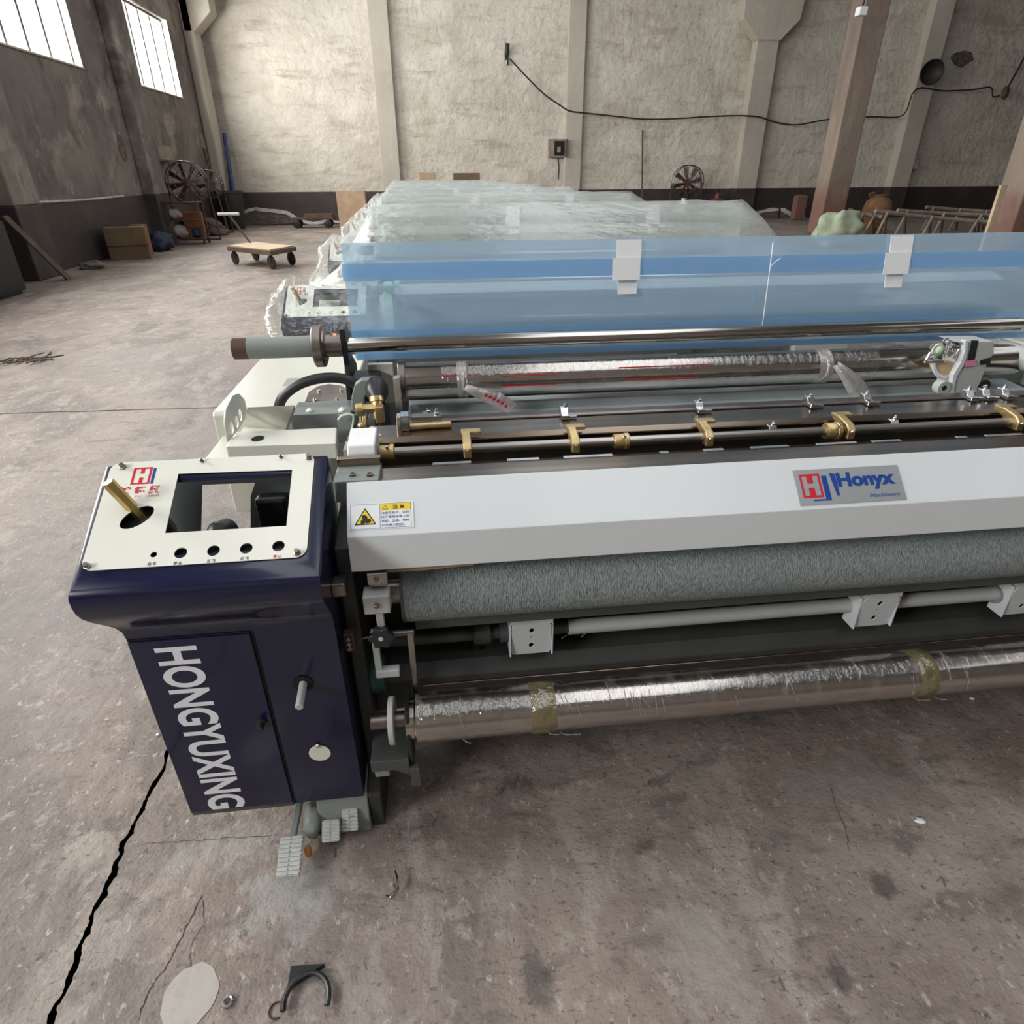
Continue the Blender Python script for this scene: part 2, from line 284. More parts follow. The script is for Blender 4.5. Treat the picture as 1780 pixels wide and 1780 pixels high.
def flat(name, loops, thick, mtx, m, par=None):
    """plate with holes: 2-D outlines (first is the outer one), thickness thick upwards from the plane mtx"""
    cu = bpy.data.curves.new(name, 'CURVE'); cu.dimensions = '2D'; cu.fill_mode = 'BOTH'; cu.extrude = thick/2
    for lp in loops:
        s = cu.splines.new('POLY'); s.points.add(len(lp)-1); s.use_cyclic_u = True
        for k, p in enumerate(lp): s.points[k].co = (p[0], p[1], 0, 1)
    t = bpy.data.objects.new(name+'_tmp', cu); COL.objects.link(t)
    me = bpy.data.meshes.new_from_object(t.evaluated_get(bpy.context.evaluated_depsgraph_get()))
    bpy.data.objects.remove(t); me.transform(Matrix.Translation((0, 0, thick/2))); me.transform(mtx); me.name = name
    bm = bmesh.new(); bm.from_mesh(me); bmesh.ops.remove_doubles(bm, verts=bm.verts, dist=1e-5); bm.to_mesh(me); bm.free()
    return finish(name, me, m, par)
def TXT(name, text, size, mtx, m, par=None, sx=1, bold=0, fit=None, align='CENTER', thick=.0004, res=4):
    cu = bpy.data.curves.new(name, 'FONT'); cu.body = text; cu.size = size; cu.align_x = align; cu.align_y = 'CENTER'; cu.extrude = 0; cu.offset = bold; cu.resolution_u = res
    t = bpy.data.objects.new(name+'_tmp', cu); COL.objects.link(t)
    me = bpy.data.meshes.new_from_object(t.evaluated_get(bpy.context.evaluated_depsgraph_get())); bpy.data.objects.remove(t)
    if fit and me.vertices:                       # fit = (width, height)
        xs = [v.co.x for v in me.vertices]; ys = [v.co.y for v in me.vertices]
        cx, cy = (min(xs)+max(xs))/2, (min(ys)+max(ys))/2; kx = fit[0]/(max(xs)-min(xs)); ky = fit[1]/(max(ys)-min(ys))
        me.transform(Matrix.Diagonal((kx, ky, 1, 1)) @ Matrix.Translation((-cx, -cy, 0)))
    me.transform(Matrix.Translation((0, 0, thick))); me.transform(mtx); me.name = name
    return finish(name, me, m, par)
def circ(cx, cy, r, n=20, ry=None, rot=0):
    ry = ry or r; c, s = math.cos(rot), math.sin(rot); out = []
    for k in range(n):
        a = 2*math.pi*k/n; x, y = r*math.cos(a), ry*math.sin(a); out.append((cx+x*c-y*s, cy+x*s+y*c))
    return out
def rrect(x0, x1, y0, y1, r, n=5):
    out = []
    for cx, cy, a0 in ((x1-r, y1-r, 0), (x0+r, y1-r, 90), (x0+r, y0+r, 180), (x1-r, y0+r, 270)):
        out += [(cx+r*math.cos(R(a0+90*k/n)), cy+r*math.sin(R(a0+90*k/n))) for k in range(n+1)]
    return out
def E(name, loc, label=None, cat=None, group=None):
    o = bpy.data.objects.new(name, None); COL.objects.link(o); o.location = loc; o.empty_display_size = .1
    return tag(o, label, cat, group)
def tag(o, label=None, cat=None, group=None, kind=None):
    if label: o['label'] = label
    if cat: o['category'] = cat
    if group: o['group'] = group
    if kind: o['kind'] = kind
    return o
def struct(o, label=None): return tag(o, label, kind='structure')
def lump(name, c, sx, sy, sz, m, par=None, rough=.25, sc=3, seg=3, floor=None):
    bm = bmesh.new(); bmesh.ops.create_icosphere(bm, subdivisions=seg, radius=1)
    off = Vector((random.random()*9, random.random()*9, 3))
    for v in bm.verts:
        k = 1+rough*noise.noise(v.co*sc*.5+off)+rough*.5*noise.noise(v.co*sc+off)
        v.co = Vector((c[0]+v.co.x*sx*k, c[1]+v.co.y*sy*k, c[2]+v.co.z*sz*k))
        if floor is not None and v.co.z < floor: v.co.z = floor
    return finish(name, bmd(name, bm), m, par, smooth='all')

# ================================================================== STRUCTURE
# floor: one slab with a real crack cut into it
cr = [at(x, y, 'z', 0) for x, y in ((296,1300),(262,1380),(241,1418),(213,1472),(196,1518),(168,1582),(146,1638),(121,1700),(92,1775))]
cr = [Vector((-.45, 1.95, 0)), Vector((-.62, 1.6, 0))] + cr
d_ = (cr[-1]-cr[-3])*1.0
for k in range(1, 9): cr.append(cr[10] + d_*k*.9 + Vector((random.uniform(-.03, .03), 0, 0)))
cr.append(Vector((cr[-1].x-.4, YB, 0)))
fine = []
for p, q in zip(cr, cr[1:]):
    for k in range(12): fine.append(p.lerp(q, k/12))
fine.append(cr[-1])
lf, rt = [], []
for i, p in enumerate(fine):
    nz = lambda f_, o_: noise.noise(Vector((i*f_, o_, .3)))
    w = .0058*min(1, i/18)*(1+.8*nz(.16, 0)+.5*nz(.5, 3)); w = max(w, .0012*min(1, i/6)); j = .012*nz(.15, 5)*min(1, i/8)
    if i == len(fine)-1: j = 0
    lf.append(Vector((p.x-w+j+min(0, .006*nz(.8, 9)), p.y, 0))); rt.append(Vector((p.x+w+j+max(0, .007*nz(.7, 19)), p.y, 0)))
bm = bmesh.new()
ring = [(XL-.3, YB, 0), (XL-.3, YF+.3, 0), (XR, YF+.3, 0), (XR, YB, 0)] + [tuple(v) for v in reversed(rt)][:-1] + [tuple(v) for v in lf]
top = [bm.verts.new(v) for v in ring]; bm.faces.new(list(reversed(top)))
bmesh.ops.triangulate(bm, faces=bm.faces); 
for f_ in bm.faces:
    f_.normal_update()
    if f_.normal.z < 0: f_.normal_flip()
me = bpy.data.meshes.new('floor'); bm.to_mesh(me); bm.free()
floor = struct(finish('floor', me, 'concrete_floor'), 'dusty cracked grey-brown concrete floor of the hall')
vs, fs = [], []
for i, (a, b) in enumerate(zip(lf, rt)):
    c = (a+b)/2; vs += [a, Vector((c.x+.3*(b.x-a.x)*noise.noise(Vector((i*.3, 4, 4))), c.y, -.018)), b]
    if i:
        k = 3*i; fs += [(k-3, k-2, k+1, k), (k-2, k-1, k+2, k+1)]
finish('floor_crack', mesh('floor_crack', vs, fs), 'crack_dark', floor)
# thin construction joint across the left bay: a shallow filled groove strip
j0, j1 = at(0, 719, 'z', 0), at(470, 706, 'z', 0)
jv = []
for k in range(41):
    p = j0.lerp(j1, k/40-.25*(1-k/40)); w = .007+.004*noise.noise(Vector((k*.6, 1, 1))); y_ = p.y+.015*noise.noise(Vector((k*.3, 2, 0)))
    jv += [(p.x, y_-w, .0015), (p.x, y_+w, .0015)]
finish('joint_filler', mesh('joint_filler', jv, [(2*k, 2*k+2, 2*k+3, 2*k+1) for k in range(40)]), 'crack_dark', floor)

def hairline(pix, w0, seed):
    P = [at(x, y, 'z', 0) for x, y in pix]; Q = []
    for p, q in zip(P, P[1:]): Q += [p.lerp(q, k/8) for k in range(8)]
    Q.append(P[-1]); V = []
    for k, p in enumerate(Q):
        d = (Q[min(k+1, len(Q)-1)]-Q[max(k-1, 0)]).normalized(); n_ = Vector((-d.y, d.x, 0)); p = p+n_*.006*noise.noise(Vector((k*.6, seed, 1))); w = w0*(.35+.9*abs(noise.noise(Vector((k*.5, seed, 5)))))*min(1, (k+1)/4, (len(Q)-k)/4)
        V += [p-n_*w+Vector((0, 0, .0008)), p+n_*w+Vector((0, 0, .0008))]
    finish('hairline_crack', mesh('hairline_crack', V, [(2*k, 2*k+2, 2*k+3, 2*k+1) for k in range(len(Q)-1)]), 'crack_dark', floor)
hairline(((352, 1555), (320, 1620), (290, 1680), (262, 1715), (238, 1778)), .0022, 3); hairline(((352, 1555), (355, 1605), (332, 1640), (331, 1700)), .0016, 6); hairline(((240, 1467), (310, 1463), (380, 1458), (480, 1452)), .0018, 9); hairline(((1440, 1355), (1455, 1410), (1470, 1440), (1475, 1475)), .0018, 12)
far = struct(B('wall_far', XL-.3, XR, YF, YF+.3, 0, ZC, 'far_wall_plaster', bev=0), 'peeling cream plastered far wall')
B('dado', XL, XR, YF-.02, YF, 0, 1.03, 'dado_paint', far, bev=0)
def pilaster(x0, x1, par, dep=.3):
    B('pilaster', x0, x1, YF-dep, YF, 1.03, ZC, 'pilaster_render', par, bev=.02); B('pilaster_base', x0-.003, x1+.003, YF-dep-.004, YF, 0, 1.03, 'dado_paint', par, bev=.01)
pilaster(-1.62, -1.0, far, .22); pilaster(4.75, 5.33, far, .22)
for a, b in ((11.1, 11.86), (17.15, 17.85)): pilaster(a, b, far, .4)
PR('corbel', 'y', [(11.08, 5.42), (10.5, 5.98), (10.42, 6.75), (12.52, 6.75), (12.45, 5.98), (11.88, 5.42)], YF-.46, YF, 'pilaster_render', far, bev=.02)
# white plaster knocked off at the foot of the wall, bare brickwork with a white edge
def broken(name, pts, m, dep, ax='y', v=YF-.02): PR(name, ax, pts, v-dep, v, m, far, bev=.01)
def wallpx(pts, v=YF-.03): return [(p.x, p.z) for p in (at(x, y, 'y', v) for x, y in pts)]
broken('bare_brick_patch', wallpx([(412,384),(420,370),(445,364),(470,367),(500,372),(520,384),(545,388),(412,392)]), 'bare_brickwork', .03)
broken('plaster_edge', wallpx([(410,377),(420,367),(433,362),(445,360),(458,362),(470,363),(484,364),(500,367),(512,374),(522,381),(545,386),(566,382),(590,384),(590,388),(566,388),(545,391),(520,387),(508,379),(498,373),(484,371),(470,369),(458,369),(445,366),(434,368),(424,373),(414,381)]), 'whitewash', .06)
broken('bare_brick_patch', wallpx([(1300,384),(1304,372),(1340,362),(1352,365),(1354,384)]), 'bare_brickwork', .03)
broken('bare_brick_patch', wallpx([(1356,384),(1358,366),(1385,370),(1400,380),(1400,384)]), 'bare_brickwork', .03)
broken('plaster_edge', wallpx([(1299,377),(1304,370),(1316,367),(1330,364),(1340,361),(1352,361),(1354,366),(1338,368),(1328,369),(1318,372),(1306,379)]), 'whitewash', .06)
broken('plaster_edge', wallpx([(1357,361),(1364,362),(1372,367),(1380,371),(1398,373),(1399,379),(1380,378),(1368,373),(1358,368)]), 'whitewash', .06)
pts = [at(x, y, 'y', YF-.02) for x, y in ((1652,99),(1660,92),(1675,88),(1688,90),(1693,104),(1682,110),(1672,118),(1658,112))]
PR('wall_hole_patch', 'y', [(p.x, p.z) for p in pts], YF-.03, YF, 'bare_brickwork', far)
hc = sum(pts, Vector())/len(pts); hr_ = [hc+(p.lerp(pts[(i+1) % len(pts)], t)-hc)*(1.2+.2*noise.noise(Vector((i*1.7+t*3, 0, 0)))) for i, p in enumerate(pts) for t in (0, .33, .66)]
PR('hole_rim', 'y', [(p.x, p.z) for p in hr_], YF-.015, YF, 'whitewash', far)
PR('peeled_patch', 'y', [(p.x, p.z) for p in (at(x, y, 'y', YF) for x, y in ((500,0),(545,0),(540,7),(515,6)))], YF-.01, YF, 'whitewash', far)

# left wall with its row of high windows
left = struct(flat('wall_left', [[(YB, 0), (YF, 0), (YF, ZC), (YB, ZC)]] + [[(a, WZ0), (b, WZ0), (b, WZ1), (a, WZ1)] for a, b in WIN], .3,
       frame_of((XL-.3, 0, 0), (0, 1, 0), (0, 0, 1)), 'left_wall_plaster'), 'sooty stained left wall with high windows')
B('dado', XL, XL+.02, YB, YF, 0, 1.15, 'dado_paint', left, bev=0)
T('dado_ledge', [(XL+.03, YB+2*k, 1.16+.012*math.sin(k*2.1)) for k in range(13)] , .022, 'whitewash', left, n=6)
for k in range(5):
    c = 18.6-6.02*k
    B('pilaster', XL, XL+.3, c-.4, c+.4, 1.15, ZC, 'left_wall_plaster', left, bev=.03); B('pilaster_base', XL, XL+.304, c-.403, c+.403, 0, 1.15, 'dado_paint', left, bev=.02)
B('pilaster', XL, XL+.32, 24.1, 24.8, 0, ZC, 'pilaster_render', left, bev=.06); B('pilaster', XL, XL+.2, 24.95, 25.2, 1.03, ZC, 'dado_paint', left, bev=.03)
PR('corbel', 'y', [(XL, 5.3), (XL+.32, 5.3), (XL+.9, 5.8), (XL+.9, 6.7), (XL, 6.7)], 24.1, 24.8, 'pilaster_render', left, bev=.03)
for i, (a, b) in enumerate(WIN):
    w = struct(E('window_%d' % (i+1), (XL-.15, (a+b)/2, WZ0)))
    for nm, y0, y1, z0, z1 in (('frame_rail', a, b, WZ0, WZ0+.06), ('frame_rail', a, b, WZ1-.06, WZ1), ('frame_stile', a, a+.06, WZ0+.06, WZ1-.06), ('frame_stile', b-.06, b, WZ0+.06, WZ1-.06)):
        B(nm, XL-.2, XL-.14, y0, y1, z0, z1, 'window_frame', w, bev=.004)
    ys = [a+.06+(b-a-.12)*t for t in (0, .27, .50, .74, 1)]
    for y in ys[1:4]: B('mullion', XL-.19, XL-.15, y-.035, y+.035, WZ0+.06, WZ1-.06, 'window_frame', w, bev=.004)
    for y0, y1 in zip(ys, ys[1:]): B('pane', XL-.172, XL-.168, y0+.02, y1-.02, WZ0+.06, WZ1-.06, 'window_glass', w, bev=0)
    for y0, y1 in ((a, a+.012), (b-.012, b)): B('reveal', XL-.135, XL+.004, y0, y1, WZ0, WZ1, 'window_reveal', w, bev=0)
    B('sill', XL-.135, XL+.03, a, b, WZ0-.01, WZ0+.02, 'window_reveal', w, bev=.004)
struct(B('wall_right', XR, XR+.3, YB, YF, 0, ZC, 'left_wall_plaster', bev=0)); struct(B('wall_back', XL-.3, XR, YB-.3, YB, 0, ZC, 'left_wall_plaster', bev=0))
struct(flat('ceiling', [[(XL-.3, YB), (XR, YB), (XR, YF+.3), (XL-.3, YF+.3)]] + [[(a, -5.5), (b, -5.5), (b, 24), (a, 24)] for a, b in ROOF_SLOTS], .1, Matrix.Translation((0, 0, ZC)), 'roof_sheet'))
# free standing columns
def column(x, y, label, w=.66, d=.62):
    c = struct(E('column', (x+w/2, y+d/2, 0)), label)
    B('shaft', x, x+w, y, y+d, 0, ZC, 'column_concrete', c, bev=.03)
column(at(1437, 390, 'y', 18.3).x-.2, 18.3, 'bare brown concrete column with red painted foot behind the blue sheet'); column(at(1778, 334, 'y', 12.2).x+.03, 12.2, 'brown concrete column at the right edge of the photo')

# ================================================================== THE LOOM
LX1 = 2.22                                                   # right end of the cross members
loom = E('loom', (1.0, 1.9, 0), 'uncovered water-jet loom with navy control cabinet in the foreground', 'loom', 'water-jet looms standing in a row')
# ---- control cabinet: bent sheet shell, flaring out under the tilted panel
TH = R(29); PO = Vector((-.74, 1.115, .905)); PV = Vector((0, math.cos(TH), math.sin(TH))); PN = Vector((0, -math.sin(TH), math.cos(TH)))
def rim(y): return .905+(y-1.115)*math.tan(TH)
def ring4(x0, x1, y0, y1, zf, zb): return [(x0, y0, zf), (x1, y0, zf), (x1, y1, zb), (x0, y1, zb)]
rings = [ring4(-.705, -.268, 1.15, 1.38, .15, .15)] + [ring4(x, -.268, y, 1.375, z, z) for z, y, x in ((.722, 1.15, -.705), (.742, 1.1475, -.707), (.762, 1.139, -.713), (.782, 1.124, -.724), (.802, 1.108, -.734), (.82, 1.096, -.740), (.838, 1.089, -.743), (.856, 1.0865, -.744))]
NB = len(rings)
rings += [ring4(-.744, -.266, 1.087, 1.36, .872, .99), ring4(-.743, -.267, 1.090, 1.359, .882, rim(1.359)-.006), ring4(-.738, -.269, 1.098, 1.358, rim(1.098)-.006, rim(1.358)-.003), ring4(-.725, -.285, 1.117, 1.345, rim(1.117)-.001, rim(1.345)-.001),
         ring4(-.690, -.315, 1.150, 1.325, rim(1.150)-.0015, rim(1.325)-.0015), ring4(-.685, -.32, 1.155, 1.32, rim(1.155)-.012, rim(1.32)-.012)]
vs = [v for r in rings for v in r]; fs = []
for k in range(len(rings)-1):
    for j in range(4):
        if j == 2 and k < NB: continue                         # open towards the back
        a, b = 4*k+j, 4*k+(j+1) % 4; fs.append((a, b, b+4, a+4))
cab = finish('control_cabinet', mesh('control_cabinet', vs, fs), 'navy_paint', loom, smooth=True)
sm = cab.modifiers.new('sheet', 'SOLIDIFY'); sm.thickness = .003; sm.offset = -1
bv = cab.modifiers.new('bevel', 'BEVEL'); bv.width = .009; bv.segments = 3; bv.limit_method = 'ANGLE'; bv.angle_limit = R(40); bv.harden_normals = True
cab['label'] = 'navy painted control cabinet'
# door on the left half, standing 4 mm proud
door = B('door', -.703, -.4485, 1.1445, 1.149, .158, .716, 'navy_paint', cab, bev=.002)
B('door_lip', -.703, -.4485, 1.149, 1.17, .142, .158, 'dark_grey_paint', cab, bev=.002)
B('door_gap', -.4475, -.443, 1.1478, 1.1495, .15, .716, 'black_hole', cab, bev=0)
B('door_gap', -.703, -.4485, 1.1478, 1.1495, .7165, .7195, 'black_hole', cab, bev=0)
p = at(453, 1263, 'y', 1.13); lathe('door_knob', (p.x, 1.145, p.z), (p.x, 1.115, p.z), [(0, .012), (.006, .012), (.007, .0085), (.02, .009), (.026, .007), (.026, 0)], 'black_rubber', cab, n=14)
TXT('lettering', 'HONGYUXING', .1, frame_of((-.6095, 1.1442, .43), (0, 0, -1), (1, 0, 0)), 'print_white', cab, bold=.003, fit=(.532, .09), res=8)
# lever sticking out of a round hole, and the pivoting cover disc
p = at(527, 1188, 'y', 1.15)
flat('lever_hole', [circ(p.x, p.z, .0235, 24)], .001, frame_of((0, 1.1487, 0), (1, 0, 0), (0, 0, 1)), 'black_hole', cab)
C('lever', (p.x-.001, 1.2, p.z+.004), (p.x+.003, 1.078, p.z-.004), .0092, 'light_grey_paint', cab, n=18)
p = at(556, 1309, 'y', 1.148)
C('hole_cover', (p.x, 1.149, p.z), (p.x, 1.1465, p.z), .0265, 'plate_cream', cab, n=32, ch=.0005)
p = at(552, 1296, 'y', 1.147); lathe('screw', (p.x, 1.147, p.z), (p.x, 1.141, p.z), [(0, .006), (.003, .0055), (.0055, .003), (.006, 0)], 'bright_steel', cab, n=12)
# ---- tilted cream panel with window and button holes
def uv(x, y):
    d = ray(x, y); t = (PO+PN*.003-CP).dot(PN)/d.dot(PN); q = CP+d*t; return (q.x-PO.x, (q-PO).dot(PV))
PM = frame_of(PO, (1, 0, 0), PV)
u0, u1, v0, v1 = .012, .446, .014, .281
holes = [[(.158, .091), (.4, .091), (.4, .238), (.158, .242)]]
sh = uv(238, 899); holes.append(circ(sh[0], sh[1], .036, 24, .021, R(38)))
for (x, y, r) in ((267, 964, .0065), (314, 961, .0125), (371, 957, .0125), (428, 953, .0125), (484, 949, .0125)):
    q = uv(x, y); holes.append(circ(q[0], q[1], r, 18))
plate = flat('control_panel', [rrect(u0, u1, v0, v1, .022)] + holes, .003, PM, 'plate_cream', loom); plate['label'] = 'cream control panel with empty screen window and button holes'
def onp(u, v, h=.003): return PO + Vector((1, 0, 0))*u + PV*v + PN*h
def pm(u, v, h=.0032): return frame_of(onp(u, v, h), (1, 0, 0), PV)
for x, y in ((214, 812), (537, 796), (152, 985), (517, 961)):
    q = uv(x, y); lathe('panel_screw', onp(*q), onp(*q, .02), [(0, .0075), (.003, .0075), (.004, .0055), (.011, .005), (.011, 0)], 'old_steel', plate, n=6, smooth=False)
for x, y in ((353, 803), (490, 796)):
    q = uv(x, y); C('stud', onp(*q), onp(q[0]-.004, q[1]+.002, .012), .0035, 'old_steel', plate, n=8)
# logo: red H in a red box with a blue right side
q = uv(249, 827); s_ = .0225
def ploop(name, loops, m, dx=0, dy=0): flat(name, [[(q[0]+dx+a*s_, q[1]+dy+b*s_) for a, b in lp] for lp in loops], .0004, frame_of(onp(0, 0, .003), (1, 0, 0), PV), m, plate)
ploop('logo_red', [[(-1,-1),(.72,-1),(.72,1),(-1,1)], [(-.78,-.82),(-.3,-.82),(-.3,-.22),(.05,-.22),(.05,-.82),(.5,-.82),(.5,.82),(.05,.82),(.05,.25),(-.3,.25),(-.3,.82),(-.78,.82)]], 'print_red')
ploop('logo_blue', [[(.82,-1),(1.08,-1),(1.08,.85),(.82,.85)]], 'print_blue')
q2 = uv(243, 852); TXT('name_characters', '鴻 鈺 興', .03, pm(*q2), 'print_red', plate, fit=(.082, .021), bold=.0006)
q2 = uv(255, 862); TXT('name_letters', 'YU    XING', .01, pm(*q2), 'print_red', plate, fit=(.05, .005))
for (x, y, t, mm) in ((264, 980, '启 车', 'print_black'), (309, 979, '预 备', 'print_black'), (367, 975, '正 转', 'print_black'), (425, 971, '反 转', 'print_black'), (482, 967, '停 止', 'print_red')):
    q2 = uv(x, y); TXT('button_caption', t, .012, pm(*q2), mm, plate, fit=(.0165, .0075), bold=.0002)
# brass stick leaning out of the slot
a = onp(sh[0]+.01, sh[1]+.004, -.07); b = at(187, 838, 'y', a.y-.03); base = a - (b-a)*.15
lathe('stick', base, b, [(0, .0125), ((b-base).length-.002, .0125), ((b-base).length, .0115)], 'brass_stick', loom, n=6, smooth=False)['label'] = 'hexagonal brass stick'
# inside of the cabinet: grey back plate with an opening, bottle-like relay, dark block
bp = [(p.x, p.z) for p in (at(x, y, 'y', 1.43) for x, y in ((352, 842), (444, 838), (436, 862), (436, 918), (350, 924)))]
ip = [(-.70, .17), (-.275, .17), (-.275, 1.0), (-.70, 1.0)]
flat('back_plate', [ip, bp], .003, frame_of((0, 1.43, 0), (1, 0, 0), (0, 0, 1)), 'grey_paint', loom)
p = at(383, 922, 'y', 1.36); lathe('rotary_switch', (p.x, 1.4, p.z-.02), (p.x-.01, 1.34, p.z-.012), [(0, .03), (.03, .034), (.045, .03), (.06, .018), (.06, 0)], 'black_rubber', loom, n=20)
p = at(470, 885, 'y', 1.4); B('relay_block', p.x-.03, p.x+.045, 1.385, 1.425, p.z-.06, p.z+.035, 'black_paint', loom, bev=.01)
q = onp(sh[0], sh[1], -.02); C('slot_darkener', q, q-PN*.06, .05, 'black_paint', loom, n=24)  # black plug added so the stick slot looks dark inside
HULL('button_hole_darkener', [onp(u, v, h) for u in (.10, .42) for v in (.03, .06) for h in (-.05, -.012)], 'black_paint', loom)  # black strip added behind the button holes to keep them dark
# ---- side frames and feet
def side_frame(name, x0, x1):
    PR(name, 'x', [(1.17, 0), (1.17, .12), (1.24, .2), (1.24, .86), (1.4, .9), (1.75, .9), (2.0, .86), (2.9, .84), (3.0, .7), (3.0, 0), (2.75, 0), (2.6, .12), (1.6, .12), (1.45, 0)], x0, x1, 'frame_dark', loom, bev=.004)
side_frame('side_frame', -.262, -.228); side_frame('side_frame', LX1+.01, LX1+.05)
PR('frame_foot', 'x', [(1.155, 0), (1.155, .05), (1.175, .135), (1.4, .135), (1.4, 0)], -.40, -.264, 'grey_paint', loom, bev=.004)
# ---- front cover: white bent sheet with sloping top
SL0, SL1 = Vector((0, 1.217, .9)), Vector((0, 1.31, .99))
cov = PR('front_cover', 'x', strip([(1.232, .802), (1.21, .816), (1.217, .9), (1.31, .99), (1.318, .975)], -.003), -.225, LX1, 'panel_white', loom, bev=.0015)
cov['label'] = 'long white front cover'
PR('cover_end', 'x', [(1.215, .82), (1.22, .9), (1.308, .985), (1.308, .86), (1.24, .81)], -.2225, -.219, 'panel_white', loom)
SV = (SL1-SL0).normalized(); SN = Vector((0, -SV.z, SV.y))
def suv(x, y):
    d = ray(x, y); t = (SL0-CP).dot(SN)/d.dot(SN); q = CP+d*t; return q.x, (q-SL0).dot(SV)
def sm_(u, v, h): return frame_of(Vector((u, 0, 0))+SL0+SV*v+SN*h, (1, 0, 0), SV)
S0 = sm_(0, 0, .0008)
def onslope(name, pts, m, h=.0008, th=.0004): return flat(name, [pts], th, sm_(0, 0, h), m, cov)
a0, a1 = suv(607, 922)[0], suv(720, 918)[0]; b0, b1 = suv(608, 923)[1], suv(612, 877)[1]
onslope('warning_sticker', [(a0, b0), (a1, b0), (a1, b1), (a0, b1)], 'sticker_white')
w_, h_ = a1-a0, b1-b0; H2 = .0013
def bar(x0, x1, y0, y1, m, hh=H2): onslope('sticker_line', [(a0+x0*w_, b0+y0*h_), (a0+x1*w_, b0+y0*h_), (a0+x1*w_, b0+y1*h_), (a0+x0*w_, b0+y1*h_)], m, hh, .0002)
for l in ((.02, .96, .03, .045), (.02, .96, .955, .97), (.02, .027, .03, .97), (.955, .962, .03, .97), (.475, .482, .03, .97)): bar(*l, 'print_bluegrey')
bar(.49, .955, .70, .955, 'print_yellow')
def tri(cx, cy, r, m, hh): onslope('warning_triangle', [(a0+w_*cx+r*math.cos(R(k)), b0+h_*cy+r*.95*math.sin(R(k))) for k in (90, 210, 330)], m, hh, .0002)
tri(.25, .40, .0275, 'print_black', H2); tri(.25, .40, .0225, 'print_yellow', H2+.0004)
for ang in (100, 220, 340):
    cx, cy = a0+w_*.25+.0065*math.cos(R(ang)), b0+h_*.36+.0065*math.sin(R(ang)); onslope('fan_blade', circ(cx, cy, .0068, 14, .0052, R(ang+40)), 'print_black', H2+.0008, .0002)
tri(.56, .79, .0075, 'print_black', H2+.0004); tri(.56, .80, .005, 'print_yellow', H2+.0008)
TXT('warning_heading', '注 意', .02, sm_(a0+w_*.77, b0+h_*.825, H2+.0004), 'print_black', cov, fit=(.026, .0105), bold=.0005)
for k, t in enumerate(('注意在启动、运转', '时不要把手等人到', '钢筘、边撑、喷嘴', '以及剪刀附近。')):
    TXT('warning_text', t, .008, sm_(a0+w_*(.715 if k < 3 else .68), b0+h_*(.60-.155*k), H2), 'print_bluegrey', cov, fit=(w_*(.43 if k < 3 else .36), .0062), bold=.0001)
# name plate
n0, n1 = suv(1384, 848)[0], suv(1568, 842)[0]; m0, m1 = suv(1400, 879)[1], suv(1383, 818)[1]
nw, nh = n1-n0, m1-m0
onslope('name_plate', [(n0, m0), (n1, m0), (n1, m1), (n0, m1)], 'nameplate_silver', .0008, .001)
def npoly(name, loops, m, hh=.002): flat(name, [[(n0+a*nw, m0+b*nh) for a, b in lp] for lp in loops], .0002, sm_(0, 0, hh), m, cov)
npoly('logo_red', [[(.045, .2), (.235, .2), (.235, .87), (.045, .87)], [(.065, .26), (.11, .26), (.11, .48), (.165, .48), (.165, .26), (.215, .26), (.215, .81), (.165, .81), (.165, .6), (.11, .6), (.11, .81), (.065, .81)]], 'print_red')
npoly('logo_blue', [[(.25, .8), (.30, .8), (.30, .1), (.13, .1), (.13, .145), (.25, .145)]], 'print_blue')
npoly('logo_spike', [[(.33, .87), (.385, .83), (.385, .22), (.36, .22)]], 'print_blue')
TXT('name_lettering', 'Honyx', .03, sm_(n0+nw*.665, m0+nh*.60, .002), 'print_blue', cov, fit=(nw*.55, nh*.52), bold=.0014, res=8)
TXT('name_lettering', 'Machinery', .012, sm_(n0+nw*.81, m0+nh*.16, .002), 'print_bluegrey', cov, fit=(nw*.29, nh*.14), bold=.0005)
T('cover_paper_strip', [(-.21, 1.222, .812), (-.1, 1.228, .8), (.05, 1.232, .803)], .004, 'cardboard_light', loom, n=6)
# ---- cloth take-up roller
RY, RZ, RR = 1.29, .698, .075
ro = lathe('take_up_roller', (-.125, RY, RZ), (LX1-.05, RY, RZ), [(0, RR-.004), (.003, RR)] + [(.1*k, RR) for k in range(1, 23)] + [(LX1+.075, RR), (LX1+.075, 0)], 'crepe_rubber', loom, n=56)
C('roller_journal', (-.2, RY, RZ), (-.125, RY, RZ), .03, 'steel', ro); C('roller_ring', (-.1265, RY, RZ), (-.118, RY, RZ), RR+.0015, 'dark_grey_paint', ro, n=48)
# press pipe with collars, guide plates
GY, GZ = 1.33, .515
pip = C('guide_pipe', (.3, GY, GZ), (LX1-.02, GY, GZ+.004), .021, 'light_grey_paint', loom)
C('guide_pipe_end', (-.2, GY, GZ), (.31, GY, GZ), .0165, 'dark_grey_paint', loom)
for x in (.045, .115, .98+.65, 1.55): C('pipe_collar', (x, GY, GZ), (x+.045, GY, GZ), .027, 'grey_paint' if x > 1 else 'dark_grey_paint', loom)
def guide_plate(x):
    g = flat('guide_plate', [rrect(-.052, .052, -.062, .045, .008), circ(0, .024, .0065, 14, .0085), circ(0, 0, .003, 10), circ(0, -.03, .0065, 14, .0085)], .003, frame_of((x, 1.292, .525), (1, 0, 0), (0, -.12, 1)), 'panel_white', loom)
    B('plate_flange', x-.058, x-.0535, 1.287, 1.34, .463, .568, 'panel_white', g, bev=.001); B('plate_flange', x+.0535, x+.058, 1.287, 1.34, .463, .568, 'panel_white', g, bev=.001)
    B('plate_top', x-.056, x+.056, 1.283, 1.3, .57, .62, 'galvanized', g, bev=.001)
